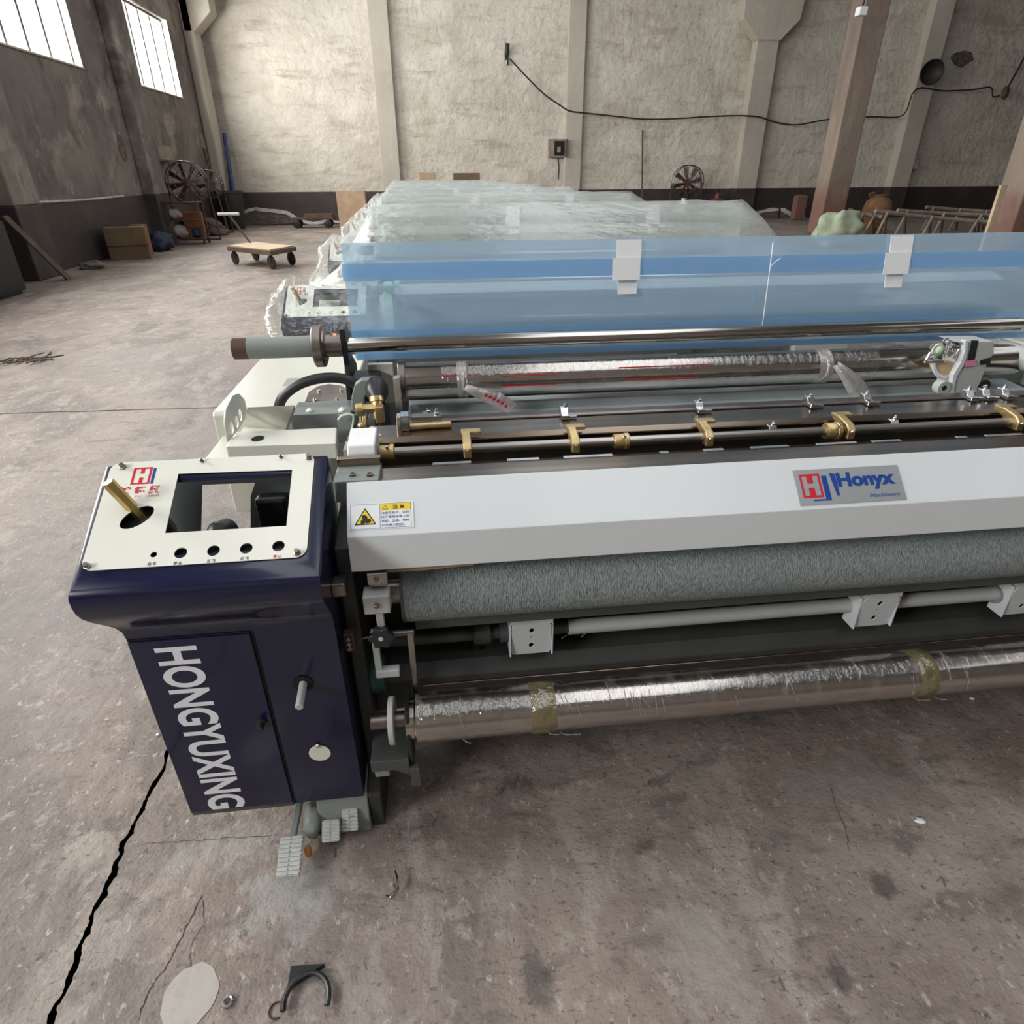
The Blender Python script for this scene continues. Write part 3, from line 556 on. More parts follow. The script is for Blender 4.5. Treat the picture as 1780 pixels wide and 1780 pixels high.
for x in (.195, 1.165, 1.62): guide_plate(x)
B('scraper_blade', -.1, LX1-.03, 1.262, 1.266, .60, .632, 'dark_grey_paint', loom, bev=.0005)
# ---- dark cross beam and rods below
PR('cross_beam', 'x', [(1.30, .30), (1.30, .40), (1.335, .43), (1.47, .475), (1.47, .30)], -.228, LX1+.01, 'frame_dark', loom, bev=.004)
for x in (.035, .065): 
    p = Vector((x, 1.36, .4385)); lathe('beam_bolt', p, p+Vector((0, -.3, .95))*.01, [(0, .006), (.006, .006), (.0065, 0)], 'old_steel', loom, n=6, smooth=False)
C('reed_rod', (-.1, 1.25, .385), (LX1-.02, 1.25, .385), .005, 'old_steel', loom, n=10); C('reed_rod', (-.1, 1.27, .405), (LX1-.02, 1.27, .405), .004, 'dark_steel', loom, n=10)
for (xa, xb) in ((.29, .33), (.345, .375)): C('bright_pin', (xa, 1.36, .452), (xb, 1.35, .49), .0022, 'bright_steel', loom, n=6)
p = at(1185, 1102, 'y', 1.42); B('wood_chock', p.x-.06, p.x+.05, 1.41, 1.46, p.z-.035, p.z+.008, 'wood_pale', loom, bev=.004)
# inner floor-level traverse and rear wall of the underside
B('rear_traverse', -.228, LX1+.01, 1.9, 1.98, .25, .6, 'frame_dark', loom); B('middle_traverse', -.228, LX1+.01, 1.47, 1.5, .3, .62, 'frame_dark', loom)
# ---- cloth beam, wrapped in film
BY, BZ, BR = 1.145, .42, .0585
cb = C('cloth_beam', (-.112, BY, BZ), (LX1-.1, BY, BZ), BR, 'chrome', loom, n=48, ch=.003)
lathe('beam_wrap', (-.105, BY, BZ), (LX1-.12, BY, BZ), [(0, BR+.0005)] + [(.012*k, BR+.0016+.0016*abs(noise.noise(Vector((k*.31, 2, 2))))+.0006*(k % 2)) for k in range(1, 184)] + [(2.21, BR+.0005)], 'wrap_film', cb, n=40)
for x, w in ((.20, .06), (1.205, .05)): lathe('tape_band', (x-w/2, BY, BZ), (x+w/2, BY, BZ), [(0, BR+.003), (.004, BR+.0042), (w-.004, BR+.0045), (w, BR+.003)], 'tape_yellow', cb, n=40)
for x, ln in ((.205, .03), (.24, .05), (.0, .02), (1.17, .04), (1.24, .03)):
    a_ = random.uniform(200, 250); p = Vector((x, BY+math.cos(R(a_))*(BR+.003), BZ+math.sin(R(a_))*(BR+.003))); T('film_tail', [p, p+Vector((.01, -.006, -.006)), p+Vector((ln, -.012, -.004))], .002, 'wrap_film', cb, n=5)
for k in range(30):                                            # wrinkle creases of the film
    x = random.gauss(*((.23, .045), (.47, .06), (.40, .2), (1.22, .06), (.9, .4))[k % 5]); a_ = R(random.uniform(85, 150)); da = R(random.uniform(20, 60)); dx = random.uniform(.0, .02)
    T('film_crease', [(x+dx*t*t, BY+math.cos(a_+da*t)*(BR+.003), BZ+math.sin(a_+da*t)*(BR+.003)) for t in (0, .25, .5, .75, 1)], .0007, 'printed_film', cb, n=4, sub=3)
C('beam_neck', (-.135, BY, BZ), (-.112, BY, BZ), .05, 'chrome', cb, n=36); C('beam_shaft', (-.22, BY, BZ), (-.135, BY, BZ), .02, 'old_steel', cb)
C('beam_disc', (-.175, BY, BZ), (-.162, BY, BZ), .058, 'light_grey_paint', cb, n=36)
PR('beam_guard', 'x', [(1.11, .29), (1.09, .40), (1.11, .475), (1.2, .475), (1.2, .29)], -.133, -.123, 'black_paint', loom, bev=.003)
PR('beam_cradle', 'y', [(-.228, .33), (-.228, .295), (-.17, .295), (-.135, .27), (-.135, .33)], 1.1, 1.24, 'dark_grey_paint', loom, bev=.002)
B('cradle_tongue', -.135, -.11, 1.095, 1.11, .235, .30, 'dark_grey_paint', loom, bev=.002); B('cradle_block', -.227, -.19, 1.13, 1.2, .24, .295, 'grey_paint', loom, bev=.003)
# ---- tension crank and lever on the left of the beam
hp = at(655, 1043, 'y', 1.2)
B('crank_head', hp.x-.03, hp.x+.03, 1.185, 1.23, hp.z-.03, hp.z+.02, 'light_grey_paint', loom, bev=.004)
ch = at(655, 1052, 'y', 1.185); lathe('crank_screw', ch, ch+Vector((0, -.008, 0)), [(0, .007), (.006, .006), (.008, .003), (.008, 0)], 'old_steel', loom, n=6, smooth=False)
k0, k1, k2 = at(657, 1062, 'y', 1.2), at(664, 1098, 'y', 1.2), at(659, 1165, 'y', 1.2)
B('crank_arm', k1.x-.009, k1.x+.009, 1.195, 1.21, k1.z, k0.z+.01, 'light_grey_paint', loom, bev=.002); B('crank_arm', k2.x-.008, k2.x+.008, 1.195, 1.21, k2.z, k1.z+.004, 'light_grey_paint', loom, bev=.002)
B('crank_grip', k2.x-.008, k2.x+.05, 1.19, 1.212, k2.z-.018, k2.z+.004, 'light_grey_paint', loom, bev=.003)
kp = at(662, 1113, 'y', 1.17)
flat('star_knob', [[(kp.x+(.0255+.004*math.cos(6*a))*math.cos(a), kp.z+(.0255+.004*math.cos(6*a))*math.sin(a)) for a in (2*math.pi*k/48 for k in range(48))]], .016, frame_of((0, 1.19, 0), (1, 0, 0), (0, 0, 1)), 'black_rubber', loom)
C('knob_insert', (kp.x, 1.175, kp.z), (kp.x, 1.1725, kp.z), .006, 'light_grey_paint', loom, n=14)
l0, l1 = at(713, 1096, 'y', 1.21), at(724, 1206, 'y', 1.21)
HULL('tension_lever', [(l0.x+dx, y, l0.z) for dx in (-.008, .008) for y in (1.2, 1.215)] + [(l1.x+dx, y, l1.z) for dx in (-.007, .007) for y in (1.2, 1.215)], 'steel', loom, bev=.003)
C('lever_pin', (l0.x-.075, 1.208, l0.z-.004), (l0.x+.01, 1.208, l0.z-.004), .008, 'old_steel', loom, n=14)
tp = at(607, 1112, 'y', 1.2)
tb = B('terminal_block', tp.x-.012, tp.x+.014, 1.19, 1.215, tp.z-.028, tp.z+.022, 'rust_steel', loom, bev=.004)
for dz in (-.016, -.002, .012): C('terminal', (tp.x+.001, 1.19, tp.z+dz), (tp.x+.001, 1.183, tp.z+dz), .0065, 'old_steel', tb, n=12)
gp = at(650, 1190, 'y', 1.27); C('gear_wheel', (gp.x-.03, 1.3, gp.z+.01), (gp.x+.03, 1.3, gp.z+.01), .05, 'teal_paint', loom, n=30)
q = at(590, 1020, 'y', 1.19); B('bracket_block', q.x-.018, q.x+.014, 1.18, 1.22, q.z-.022, q.z+.012, 'old_steel', loom, bev=.004)
q = at(655, 1003, 'y', 1.22); B('end_bracket', q.x-.02, q.x+.025, 1.205, 1.235, q.z-.012, q.z+.018, 'steel', loom, bev=.002); lathe('bracket_screw', (q.x, 1.205, q.z+.004), (q.x, 1.198, q.z+.004), [(0, .006), (.006, .005), (.007, 0)], 'old_steel', loom, n=6, smooth=False)
T('thin_cable', [(tp.x+.02, 1.2, tp.z-.005), (tp.x+.05, 1.19, tp.z+.012), (l0.x-.03, 1.2, l0.z+.002)], .0022, 'dark_grey_paint', loom, n=6)
# ---- pedals
def make_pedal(xc, y0, y1, z0, z1, w, nr):
    d = Vector((0, y1-y0, z1-z0)); L = d.length; d.normalize(); nrm = Vector((0, -d.z, d.y))
    m_ = frame_of((xc, y0, z0), (1, 0, 0), d)
    pd = flat('pedal', [rrect(-w/2, w/2, 0, L, .004)], .008, m_, 'light_grey_paint', loom)
    for k in range(nr):
        y = L*(k+.5)/nr; hw = L/nr*.36
        for sx_ in (-1, 1):
            x0, x1 = sorted((sx_*.002, sx_*w*.47))
            me = mesh('tread', [m_ @ Vector(v) for v in ((x0, y-hw, .008), (x1, y-hw, .008), (x1, y+hw, .008), (x0, y+hw, .008), (x0, y-hw*.5, .0125), (x1, y-hw*.5, .0125), (x1, y+hw*.5, .0125), (x0, y+hw*.5, .0125))], [(0,1,5,4), (1,2,6,5), (2,3,7,6), (3,0,4,7), (4,5,6,7)])
            finish('tread', me, 'light_grey_paint', pd)
    return pd
a_, b_ = at(502, 1524, 'z', .035), at(507, 1452, 'z', .075)
pd = make_pedal((a_.x+b_.x)/2, a_.y, b_.y, .033, .068, .058, 9)
B('pedal_arm', b_.x-.012, b_.x+.006, b_.y-.02, b_.y+.22, .045, .062, 'grey_paint', pd, bev=.003)
a_, b_ = at(572, 1462, 'z', .04), at(580, 1424, 'z', .075); pd = make_pedal((a_.x+b_.x)/2, a_.y, b_.y, .038, .075, .046, 6)
B('pedal_arm', b_.x-.008, b_.x+.008, b_.y-.02, b_.y+.14, .05, .065, 'grey_paint', pd, bev=.003)
a_, b_ = at(606, 1442, 'z', .04), at(612, 1404, 'z', .085); pd = make_pedal((a_.x+b_.x)/2, a_.y, b_.y, .038, .085, .042, 6)
B('pedal_arm', b_.x-.008, b_.x+.008, b_.y-.02, b_.y+.12, .06, .075, 'grey_paint', pd, bev=.003)
q = at(543, 1450, 'z', .04); lump('pedal_hinge', (q.x, q.y+.04, .05), .028, .05, .045, 'grey_paint', loom, rough=.2)
q = at(537, 1476, 'z', .03); lump('orange_cap', (q.x-.003, q.y, .022), .010, .012, .02, 'orange_plastic', loom, rough=.1, seg=2)
# ---- sley rails behind the cover
PR('rail', 'x', [(1.355, .90), (1.355, .945), (1.362, .952), (1.462, .952), (1.47, .942), (1.47, .9)], -.165, LX1-.03, 'dark_steel', loom, bev=.002)
B('rail_edge', -.165, LX1-.03, 1.33, 1.351, .93, .95, 'dark_steel', loom, bev=.002)
rod = C('clamp_rod', (-.26, 1.565, .952), (LX1-.03, 1.565, .952), .0125, 'steel', loom)
PR('slotted_rail', 'x', [(1.50, .90), (1.50, .93), (1.53, .93), (1.53, .9)], -.165, LX1-.03, 'dark_steel', loom, bev=.002)
PR('reed_rail', 'x', [(1.625, .88), (1.625, .955), (1.64, .965), (1.735, .965), (1.75, .95), (1.75, .88)], -.2, LX1-.03, 'dark_steel', loom, bev=.003)
PR('heald_rail', 'x', [(1.79, .86), (1.79, .95), (1.795, .955), (1.83, .955), (1.83, .86)], -.13, LX1-.03, 'old_steel', loom, bev=.002)
B('sley_tray', -.22, LX1, 1.35, 1.8, .86, .875, 'frame_dark', loom)
for k in range(12): B('slot_insert', .0+.17*k+random.uniform(-.05, .05), .05+.17*k+random.uniform(0, .05), 1.478, 1.49, .945, .949, 'silver_clip', loom, bev=.0005)
def brass_collar(px_, r=.021, w=.042):
    q = at(px_[0], px_[1], 'y', 1.56); c = lathe('brass_collar', (q.x-w/2, 1.565, .952), (q.x+w/2, 1.565, .952), [(0, r-.003), (.003, r-.001), (w*.7, r-.001), (w*.7+.001, r+.001), (w-.002, r+.001), (w, r-.002)], 'brass', loom, n=26)
    lathe('collar_screw', (q.x+.004, 1.552, .968), (q.x+.004, 1.538, .98), [(0, .0045), (.012, .0045), (.014, .004), (.018, .002), (.018, 0)], 'silver_clip', c, n=8)
for px_ in ((672, 787), (1080, 768), (1448, 748)): brass_collar(px_, .024 if px_[0] > 1400 else .021)
def brass_clamp(px_, k=1):
    q = at(px_[0], px_[1], 'y', 1.565); x = q.x
    c = PR('brass_clamp', 'x', [(1.535, .935), (1.535, .962), (1.55, .975), (1.60, .985), (1.625, .978), (1.625, .968), (1.595, .958), (1.585, .935)], x-.011, x+.011, 'brass', loom, bev=.003)
    B('clamp_finger', x-.013, x+.04, 1.605, 1.63, .974, .984, 'brass', c, bev=.002); lathe('clamp_screw', (x, 1.54, .955), (x, 1.525, .962), [(0, .006), (.006, .0055), (.012, .003), (.012, 0)], 'silver_clip', c, n=8)
for px_ in ((812, 778), (998, 768), (1228, 757), (1470, 748), (1760, 735)): brass_clamp(px_)
def steel_clip(px_, y=1.74, z=.967, k=1):
    q = at(px_[0], px_[1], 'y', y); x = q.x
    c = PR('steel_clip', 'x', [(y-.03, z), (y-.03, z+.012), (y-.01, z+.012), (y, z+.026), (y+.02, z+.026), (y+.02, z)], x-.012*k, x+.012*k, 'silver_clip', loom, bev=.002)
    lathe('clip_screw', (x+.004, y+.008, z+.026), (x+.004, y+.008, z+.04), [(0, .006), (.006, .006), (.007, .0035), (.013, .003), (.013, 0)], 'silver_clip', c, n=6, smooth=False)
    B('clip_wing', x+.013*k, x+.034*k, y-.025, y-.012, z, z+.008, 'silver_clip', c, bev=.001)
for px_ in ((745, 767), (980, 730), (1213, 718), (1405, 711), (1503, 706), (1680, 697), (1708, 695), (1740, 698)): steel_clip(px_)
for px_ in ((1557, 728), (1345, 735)): steel_clip(px_, 1.61, .93)
B('rod_bearing', -.262, -.235, 1.54, 1.6, .9, .975, 'grey_paint', loom)
# left end blocks of the sley
q0, q1 = at(588, 806, 'z', .965), at(658, 834, 'z', .965)
eb = B('sley_end_bracket', q0.x, q1.x, q1.y, q0.y, .91, .965, 'grey_paint', loom, bev=.003); B('bracket_lip', q0.x, q1.x, q0.y-.02, q0.y, .965, .985, 'dark_steel', eb, bev=.002)
for x in (612, 642): q = at(x, 829, 'z', .966); lathe('bracket_bolt', (q.x, q.y+.01, .964), (q.x, q.y+.01, .975), [(0, .0085), (.006, .0085), (.007, .005), (.01, .004), (.01, 0)], 'old_steel', eb, n=6, smooth=False)
c0, c1 = at(600, 762, 'z', .99), at(650, 800, 'z', .985)
wb = PR('wrapped_block', 'x', [(1.52, .92), (1.505, .975), (1.515, .995), (1.615, 1.005), (1.625, .99), (1.625, .92)], c0.x+.012, c1.x-.002, 'white_cloth', loom, bev=.004)
# ---- galvanised back sheet and film-wrapped roller
gs = [(1.86, .80), (1.95, .83), (2.1, .865), (2.3, .88), (2.45, .86)]
PR('back_sheet', 'x', strip(gs, .003), -.12, LX1-.02, 'galvanized', loom)
WY, WZ, WR = 2.11, .98, .056
wr = C('warp_roller', (-.12, WY, WZ), (LX1-.1, WY, WZ), WR, 'chrome', loom, n=44)
lathe('roller_wrap', (-.0, WY, WZ), (1.55, WY, WZ), [(0, WR+.0005)] + [(.012*k, WR+.0015+.0012*abs(noise.noise(Vector((k*.23, 7, 2))))+.0005*(k % 2)) for k in range(1, 129)] + [(1.55, WR+.0005)], 'wrap_film', wr, n=36)
C('roller_flange', (-.142, WY, WZ), (-.118, WY, WZ), WR+.014, 'old_steel', wr, n=36)
def knot(px_, big=1):
    q = at(px_[0], px_[1], 'y', WY-WR); x = q.x
    kn = lathe('film_tie', (x-.02*big, WY, WZ), (x+.02*big, WY, WZ), [(0, WR+.001), (.008, WR+.005), (.02*big, WR+.003), (.04*big-.008, WR+.006), (.04*big, WR+.001)], 'printed_film', wr, n=28)
    for k in range(4): T('tie_strand', [(x+random.uniform(-.012, .012), WY-WR*.1, WZ+WR+.004), (x+random.uniform(-.004, .004), WY-WR*.9, WZ+WR*.55), (x+random.uniform(-.003, .003), WY-WR-.008, WZ-.01), (x+random.uniform(-.012, .015), WY-WR*.6, WZ-WR*.85)], .003, 'printed_film', wr, n=6)
    return x
x = knot((805, 655)); x2 = knot((1442, 625), 1.3)
def tail(pts, w, name='film_tail'):
    vs, fs = [], []
    for i, p in enumerate(pts):
        ww = w*(.35+.65*min(1, i/2)); p = Vector(p); vs += [p+Vector((-ww*.5, 0, -ww*.5)), p+Vector((0, -.012, 0)), p+Vector((ww*.5, 0, ww*.5))]
        if i: k = 3*i; fs += [(k-3, k-2, k+1, k), (k-2, k-1, k+2, k+1)]
    o = finish(name, mesh(name, vs, fs), 'printed_film', wr, smooth='all'); s2 = o.modifiers.new('thickness', 'SOLIDIFY'); s2.thickness = .0008
    return o
t1 = [at(*q, 'y', 2.02) for q in ((808, 672), (830, 682), (862, 694), (888, 712))]; tail(t1, .04)
t2 = [at(*q, 'y', 2.0) for q in ((1452, 632), (1470, 650), (1487, 672), (1497, 690))]; tail(t2, .045)
for k, (x, y) in enumerate(((845, 687), (852, 690), (859, 694), (866, 697), (873, 701), (880, 706))):     # red print on the tail
    p = at(x, y, 'y', 1.995); flat('red_print', [circ(p.x, p.z, .005, 8, .0065, R(-40))], .0006, frame_of((0, 1.995, 0), (1, 0, 0), (0, 0, 1)), 'print_red', wr)
for x0, x1, zz in ((.2, .42, .022), (.6, .95, .034), (-.0, .12, .03), (.2, .4, -.012), (.62, .9, -.006)):
    n_ = int((x1-x0)/.014)
    pts = []
    for k in range(n_):
        xx = x0+.014*k; a_ = R(180-math.degrees(math.asin(zz/WR))); p = Vector((xx, WY+math.cos(a_)*(WR+.0035), WZ+zz)); pts.append(p)
    T('red_print', pts, .0017, 'print_red', wr, n=5, sub=1)
C('lower_roller', (-.12, 2.2, .915), (LX1-.1, 2.2, .915), .03, 'dark_steel', loom)
# ---- let-off arm with gear box at the right
def ypoly(name, pts, yv, th, m, par=loom, bev=.002): return PR(name, 'y', [(p.x, p.z) for p in (at(x, y, 'y', yv) for x, y in pts)], yv, yv+th, m, par, bev=bev)
arm = ypoly('let_off_arm', [(1660,594),(1700,594),(1728,594),(1728,614),(1716,632),(1708,655),(1703,668),(1703,688),(1655,690),(1660,668),(1668,640),(1676,620),(1678,600)], 1.96, .09, 'light_grey_paint')
ypoly('arm_rim', [(1678,592),(1684,592),(1682,615),(1676,635),(1664,655),(1660,672),(1658,690),(1650,690),(1655,668),(1657,652),(1670,630),(1677,610)], 1.952, .02, 'panel_white', arm)
ypoly('arm_slot', [(1690,592),(1701,592),(1694,626),(1683,626)], 1.957, .006, 'black_paint', arm, 0)
ypoly('arm_tag', [(1678,628),(1697,626),(1698,636),(1677,638)], 1.955, .004, 'pink_tag', arm, 0)
ypoly('arm_notch', [(1706,627),(1722,622),(1722,632),(1704,634)], 1.955, .006, 'black_paint', arm, 0)
gb = ypoly('gear_housing', [(1624,626),(1660,630),(1664,640),(1660,652),(1648,656),(1636,652),(1626,642)], 1.99, .03, 'tan_plate')
hr = [at(1642+19*math.cos(R(a)), 634-22*math.sin(R(a)), 'y', 1.985) for a in range(175, 360, 12)]; T('housing_rim', hr, .008, 'panel_white', gb, n=8, sub=1)
for (x, y, r, mm) in ((1636, 610, .022, 'pale_green'), (1655, 612, .02, 'bright_steel'), (1666, 602, .014, 'silver_clip'), (1650, 596, .013, 'silver_clip'), (1626, 622, .012, 'silver_clip')):
    q = at(x, y, 'y', 1.98); lathe('gear_bolt', (q.x, 2.0, q.z), (q.x, 1.975, q.z), [(0, r), (.008, r), (.009, r*.6), (.018, r*.55), (.02, r*.3), (.025, 0)], mm, gb, n=14)
for (xa, ya, xb, yb) in ((1610, 626, 1618, 612), (1616, 606, 1624, 598), (1640, 622, 1648, 600), (1658, 624, 1668, 606), (1606, 629, 1640, 629)):
    C('gear_pin', at(xa, ya, 'y', 1.972), at(xb, yb, 'y', 1.972), .005, 'bright_steel', gb, n=8)
q = at(1645, 676, 'y', 1.93); C('arm_eye', (q.x, 1.97, q.z), (q.x, 1.94, q.z), .024, 'light_grey_paint', arm, n=20); C('eye_bore', (q.x, 1.945, q.z), (q.x, 1.938, q.z), .009, 'black_hole', arm, n=14)
q = at(1714, 674, 'y', 1.95); C('bearing', (q.x, 2.0, q.z), (q.x, 1.96, q.z), .026, 'black_rubber', arm, n=20); C('bearing_core', (q.x, 1.962, q.z), (q.x, 1.956, q.z), .008, 'bright_steel', arm, n=12)
C('side_roller', at(1730, 606, 'y', 2.15), at(1830, 640, 'y', 2.0), .04, 'light_grey_paint', loom, n=24)
ypoly('side_flange', [(1718,650),(1740,628),(1790,620),(1820,640),(1820,690),(1735,690),(1722,676)], 2.2, .03, 'grey_paint')
# ---- shaft, handle pipe and bearing at the upper left
SY, SZ = 2.14, 1.1
sh_ = C('top_shaft', (-.30, SY, SZ), (LX1-.1, SY, SZ), .023, 'chrome', loom, n=32)
C('handle_pipe', (-.66, SY, SZ), (-.39, SY, SZ), .034, 'grey_paint', loom, n=32); C('pipe_rust_end', (-.663, SY, SZ), (-.615, SY, SZ), .0343, 'rust_steel', loom, n=32)
bd = C('bearing_disc', (-.408, SY, SZ), (-.375, SY, SZ), .067, 'old_steel', loom, n=44, ch=.004)
lathe('bearing_race', (-.377, SY, SZ), (-.371, SY, SZ), [(0, .056), (.006, .054), (.006, 0)], 'dark_steel', bd, n=40); C('shaft_sleeve', (-.373, SY, SZ), (-.315, SY, SZ), .036, 'old_steel', bd, n=28)
sb = PR('shaft_bracket', 'x', [(2.10, 1.16), (2.12, 1.04), (2.09, .98), (2.08, .92), (2.3, .92), (2.3, 1.0), (2.2, 1.06), (2.19, 1.16)], -.318, -.3, 'black_paint', loom, bev=.003)
B('bracket_foot', -.30, -.21, 2.09, 2.2, .92, 1.0, 'black_paint', sb, bev=.003)
q = at(580, 580, 'y', SY); lump('copper_lug', (q.x, SY, q.z-.01), .016, .014, .012, 'copper', loom, rough=.5, seg=2)
# ---- blue PVC guard sheet with its tags, the panels behind it
XB0, XB1 = -.298, 2.30
def sheet(name, prof, m, x0=XB0, x1=XB1, t=.0012): return PR(name, 'x', strip(prof, t), x0, x1, m, loom)
sheet('guard_sheet', [(2.262, 1.025), (2.255, 1.1), (2.25, 1.2), (2.245, 1.285), (2.252, 1.345), (2.262, 1.40)], 'blue_pvc')['label'] = 'see-through blue plastic guard sheet'
sheet('guard_sheet_band', [(2.236, 1.286), (2.238, 1.340)], 'blue_pvc_double', XB0-.004); sheet('guard_sheet_hem', [(2.205, 1.112), (2.2, 1.135)], 'blue_pvc_double', XB0+.005)
sheet('guard_sheet_skirt', [(2.235, 1.025), (2.225, 1.05)], 'blue_pvc_double', XB0+.01)
C('sheet_tie_bar', (-.13, 2.36, 1.262), (XB1-.05, 2.36, 1.262), .007, 'bright_steel', loom, n=12)
def guard_tag(x):
    def tab(nm, x0, x1, y, z0, z1, par): return HULL(nm, [(xx, y+t+dy, z) for xx in (x0, x1) for z, t in ((z0, 0), (z1, .012)) for dy in (0, .0022)], 'white_plastic', par)
    g = tab('guard_tag', x-.040, x+.045, 2.238, 1.342, 1.397, loom)
    tab('tag_fold', x-.055, x+.042, 2.222, 1.272, 1.342, g); tab('tag_foot', x-.03, x+.037, 2.230, 1.225, 1.27, g)
for x in (.655, 1.645): guard_tag(x)
PR('top_beam', 'x', [(2.40, 1.10), (2.40, 1.215), (2.56, 1.262), (2.56, 1.06), (2.43, 1.06)], -.155, XB1-.05, 'light_grey_paint', loom, bev=.003)
PR('beam_sill', 'x', [(2.37, 1.07), (2.37, 1.105), (2.40, 1.11), (2.40, 1.07)], -.155, XB1-.05, 'dark_grey_paint', loom, bev=.002)
bk = HULL('end_bracket', [(x, y, z) for x in (-.19, -.158) for (y, z) in ((2.36, 1.08), (2.36, 1.19), (2.42, 1.245), (2.5, 1.245), (2.5, 1.08))], 'pale_green', loom, bev=.002)
B('green_clip', -.20, -.145, 2.35, 2.40, 1.232, 1.25, 'green_plastic', bk, bev=.002); lathe('bracket_stud', (-.13, 2.40, 1.155), (-.13, 2.385, 1.155), [(0, .007), (.01, .006), (.015, 0)], 'bright_steel', bk, n=10)
B('end_plate', -.25, -.165, 2.19, 2.215, .88, 1.02, 'plate_cream', loom, bev=.002)
T('tie_string', [at(x, y, 'y', 2.2) for x, y in ((1344, 421), (1338, 470), (1330, 530), (1323, 585))], .0018, 'white_plastic', loom, n=5); T('tie_string', [at(x, y, 'y', 2.2) for x, y in ((1339, 464), (1348, 455), (1357, 449))], .0016, 'white_plastic', loom, n=5)
# ---- left side: covers, brackets, valve fittings
sc = PR('side_cover', 'x', [(2.25, .45), (2.25, .84), (2.262, .852), (3.02, .852), (3.05, .8), (3.05, .45)], -.82, -.345, 'cream_paint', loom, bev=.006); sc['label'] = 'cream painted side drive cover'
PR('lower_side_cover', 'x', [(1.90, .735), (1.90, .755), (1.91, .765), (2.25, .765), (2.25, .735)], -.80, -.42, 'cream_paint', loom, bev=.006)
q = at(515, 663, 'z', .8535); B('rating_plate', q.x-.045, q.x+.05, q.y-.05, q.y+.05, .8525, .8535, 'nameplate_silver', sc, bev=0); B('rating_print', q.x-.0, q.x+.045, q.y-.04, q.y+.02, .8536, .854, 'print_bluegrey', sc, bev=0)
B('cover_notch', -.70, -.56, 2.2, 2.249, .80, .83, 'light_grey_paint', sc, bev=.002)
cbx = HULL('cream_box', [(x, y, z) for (x, y) in ((-.592, 1.665), (-.297, 1.65), (-.31, 1.775), (-.592, 1.775)) for z in (.905, .95)], 'cream_paint', loom, bev=.004)
q = at(448, 762, 'z', .951); flat('box_hole', [circ(q.x, q.y, .017, 20, .021)], .0006, Matrix.Translation((0, 0, .9503)), 'black_hole', cbx)
hp_ = [(p.y, p.z) for p in (at(x, y, 'x', -.60) for x, y in ((396, 768), (390, 735), (392, 712), (403, 688), (414, 684), (424, 695), (428, 712), (424, 730), (412, 748)))]
hl = [at(x, y, 'x', -.60) for x, y in ((402, 743), (411, 733), (417, 721))]
flat('lug_plate', [hp_] + [circ(p.y, p.z, .02, 14, .018) for p in hl], .005, frame_of((-.6025, 0, 0), (0, 1, 0), (0, 0, 1)), 'cream_paint', loom)
e0, e1, e2, e3 = at(430, 708, 'z', .98), at(512, 704, 'z', .98), at(497, 745, 'z', .90), at(424, 742, 'z', .90)
HULL('channel_bracket', [e0, e1, e2, e3] + [v+Vector((0, .012, -.012)) for v in (e0, e1, e2, e3)], 'cream_paint', loom, bev=.001)
HULL('channel_floor', [e3, e2, e3+Vector((0, -.12, -.0)), e2+Vector((0, -.12, 0))] + [v+Vector((0, 0, -.01)) for v in (e3, e2, e3+Vector((0, -.12, 0)), e2+Vector((0, -.12, 0)))], 'cream_paint', loom, bev=.001)
gbk = HULL('valve_block', [(x, y, z) for x, y in ((-.482, 1.955), (-.292, 1.955), (-.292, 2.085), (-.478, 2.085)) for z in (.85, .932)], 'grey_paint', loom, bev=.004)
for x, y in ((538, 711), (594, 710)): q = at(x, y, 'z', .94); lathe('white_bolt', (q.x, q.y, .931), (q.x, q.y, .945), [(0, .011), (.006, .011), (.008, .008), (.012, .004), (.012, 0)], 'white_plastic', gbk, n=10)
mp_ = [at(x, y, 'z', .89) for x, y in ((530,697),(536,682),(552,672),(572,668),(594,671),(608,680),(610,697))]
mpl = PR('motor_plate', 'z', [(p.x, p.y) for p in mp_], .87, .892, 'old_steel', loom, bev=.002)
for x, y in ((553, 677), (592, 676), (546, 693), (585, 692)): q = at(x, y, 'z', .9); lathe('motor_bolt', (q.x, q.y, .891), (q.x, q.y, .905), [(0, .008), (.007, .008), (.0075, .004), (.012, .004), (.012, 0)], 'bright_steel', mpl, n=6, smooth=False)
hs = [at(x, y, 'y', 2.05) for x, y in ((480,712),(488,697),(502,680),(528,665),(562,657),(594,658),(618,668),(640,690))]; hs[0].z -= .02
T('air_hose', hs, .0165, 'black_rubber', loom, n=16)
gl = [(p.x, p.z) for p in (at(x, y, 'y', 1.98) for x, y in ((611,745),(611,690),(616,670),(628,661),(650,660),(658,668),(644,676),(633,692),(634,706),(640,716),(636,745)))]
PR('bell_crank', 'y', gl, 1.98, 2.02, 'grey_paint', loom, bev=.003)
q = at(655, 682, 'y', 1.93); lathe('valve_cap', (q.x-.005, 1.99, q.z+.02), (q.x+.004, 1.90, q.z-.03), [(0, .022), (.03, .036), (.06, .034), (.08, .022), (.1, .02)], 'black_rubber', loom, n=18)
q = at(655, 708, 'y', 1.88); vb = lathe('brass_elbow', (q.x, 1.9, q.z+.028), (q.x+.002, 1.87, q.z-.035), [(0, .021), (.015, .022), (.016, .017), (.05, .016), (.07, .014)], 'brass', loom, n=20)
C('elbow_union', (q.x-.055, 1.88, q.z-.004), (q.x, 1.88, q.z-.004), .016, 'brass', vb, n=6); C('union_nut', (q.x-.062, 1.88, q.z-.004), (q.x-.04, 1.88, q.z-.004), .019, 'brass', vb, n=20)
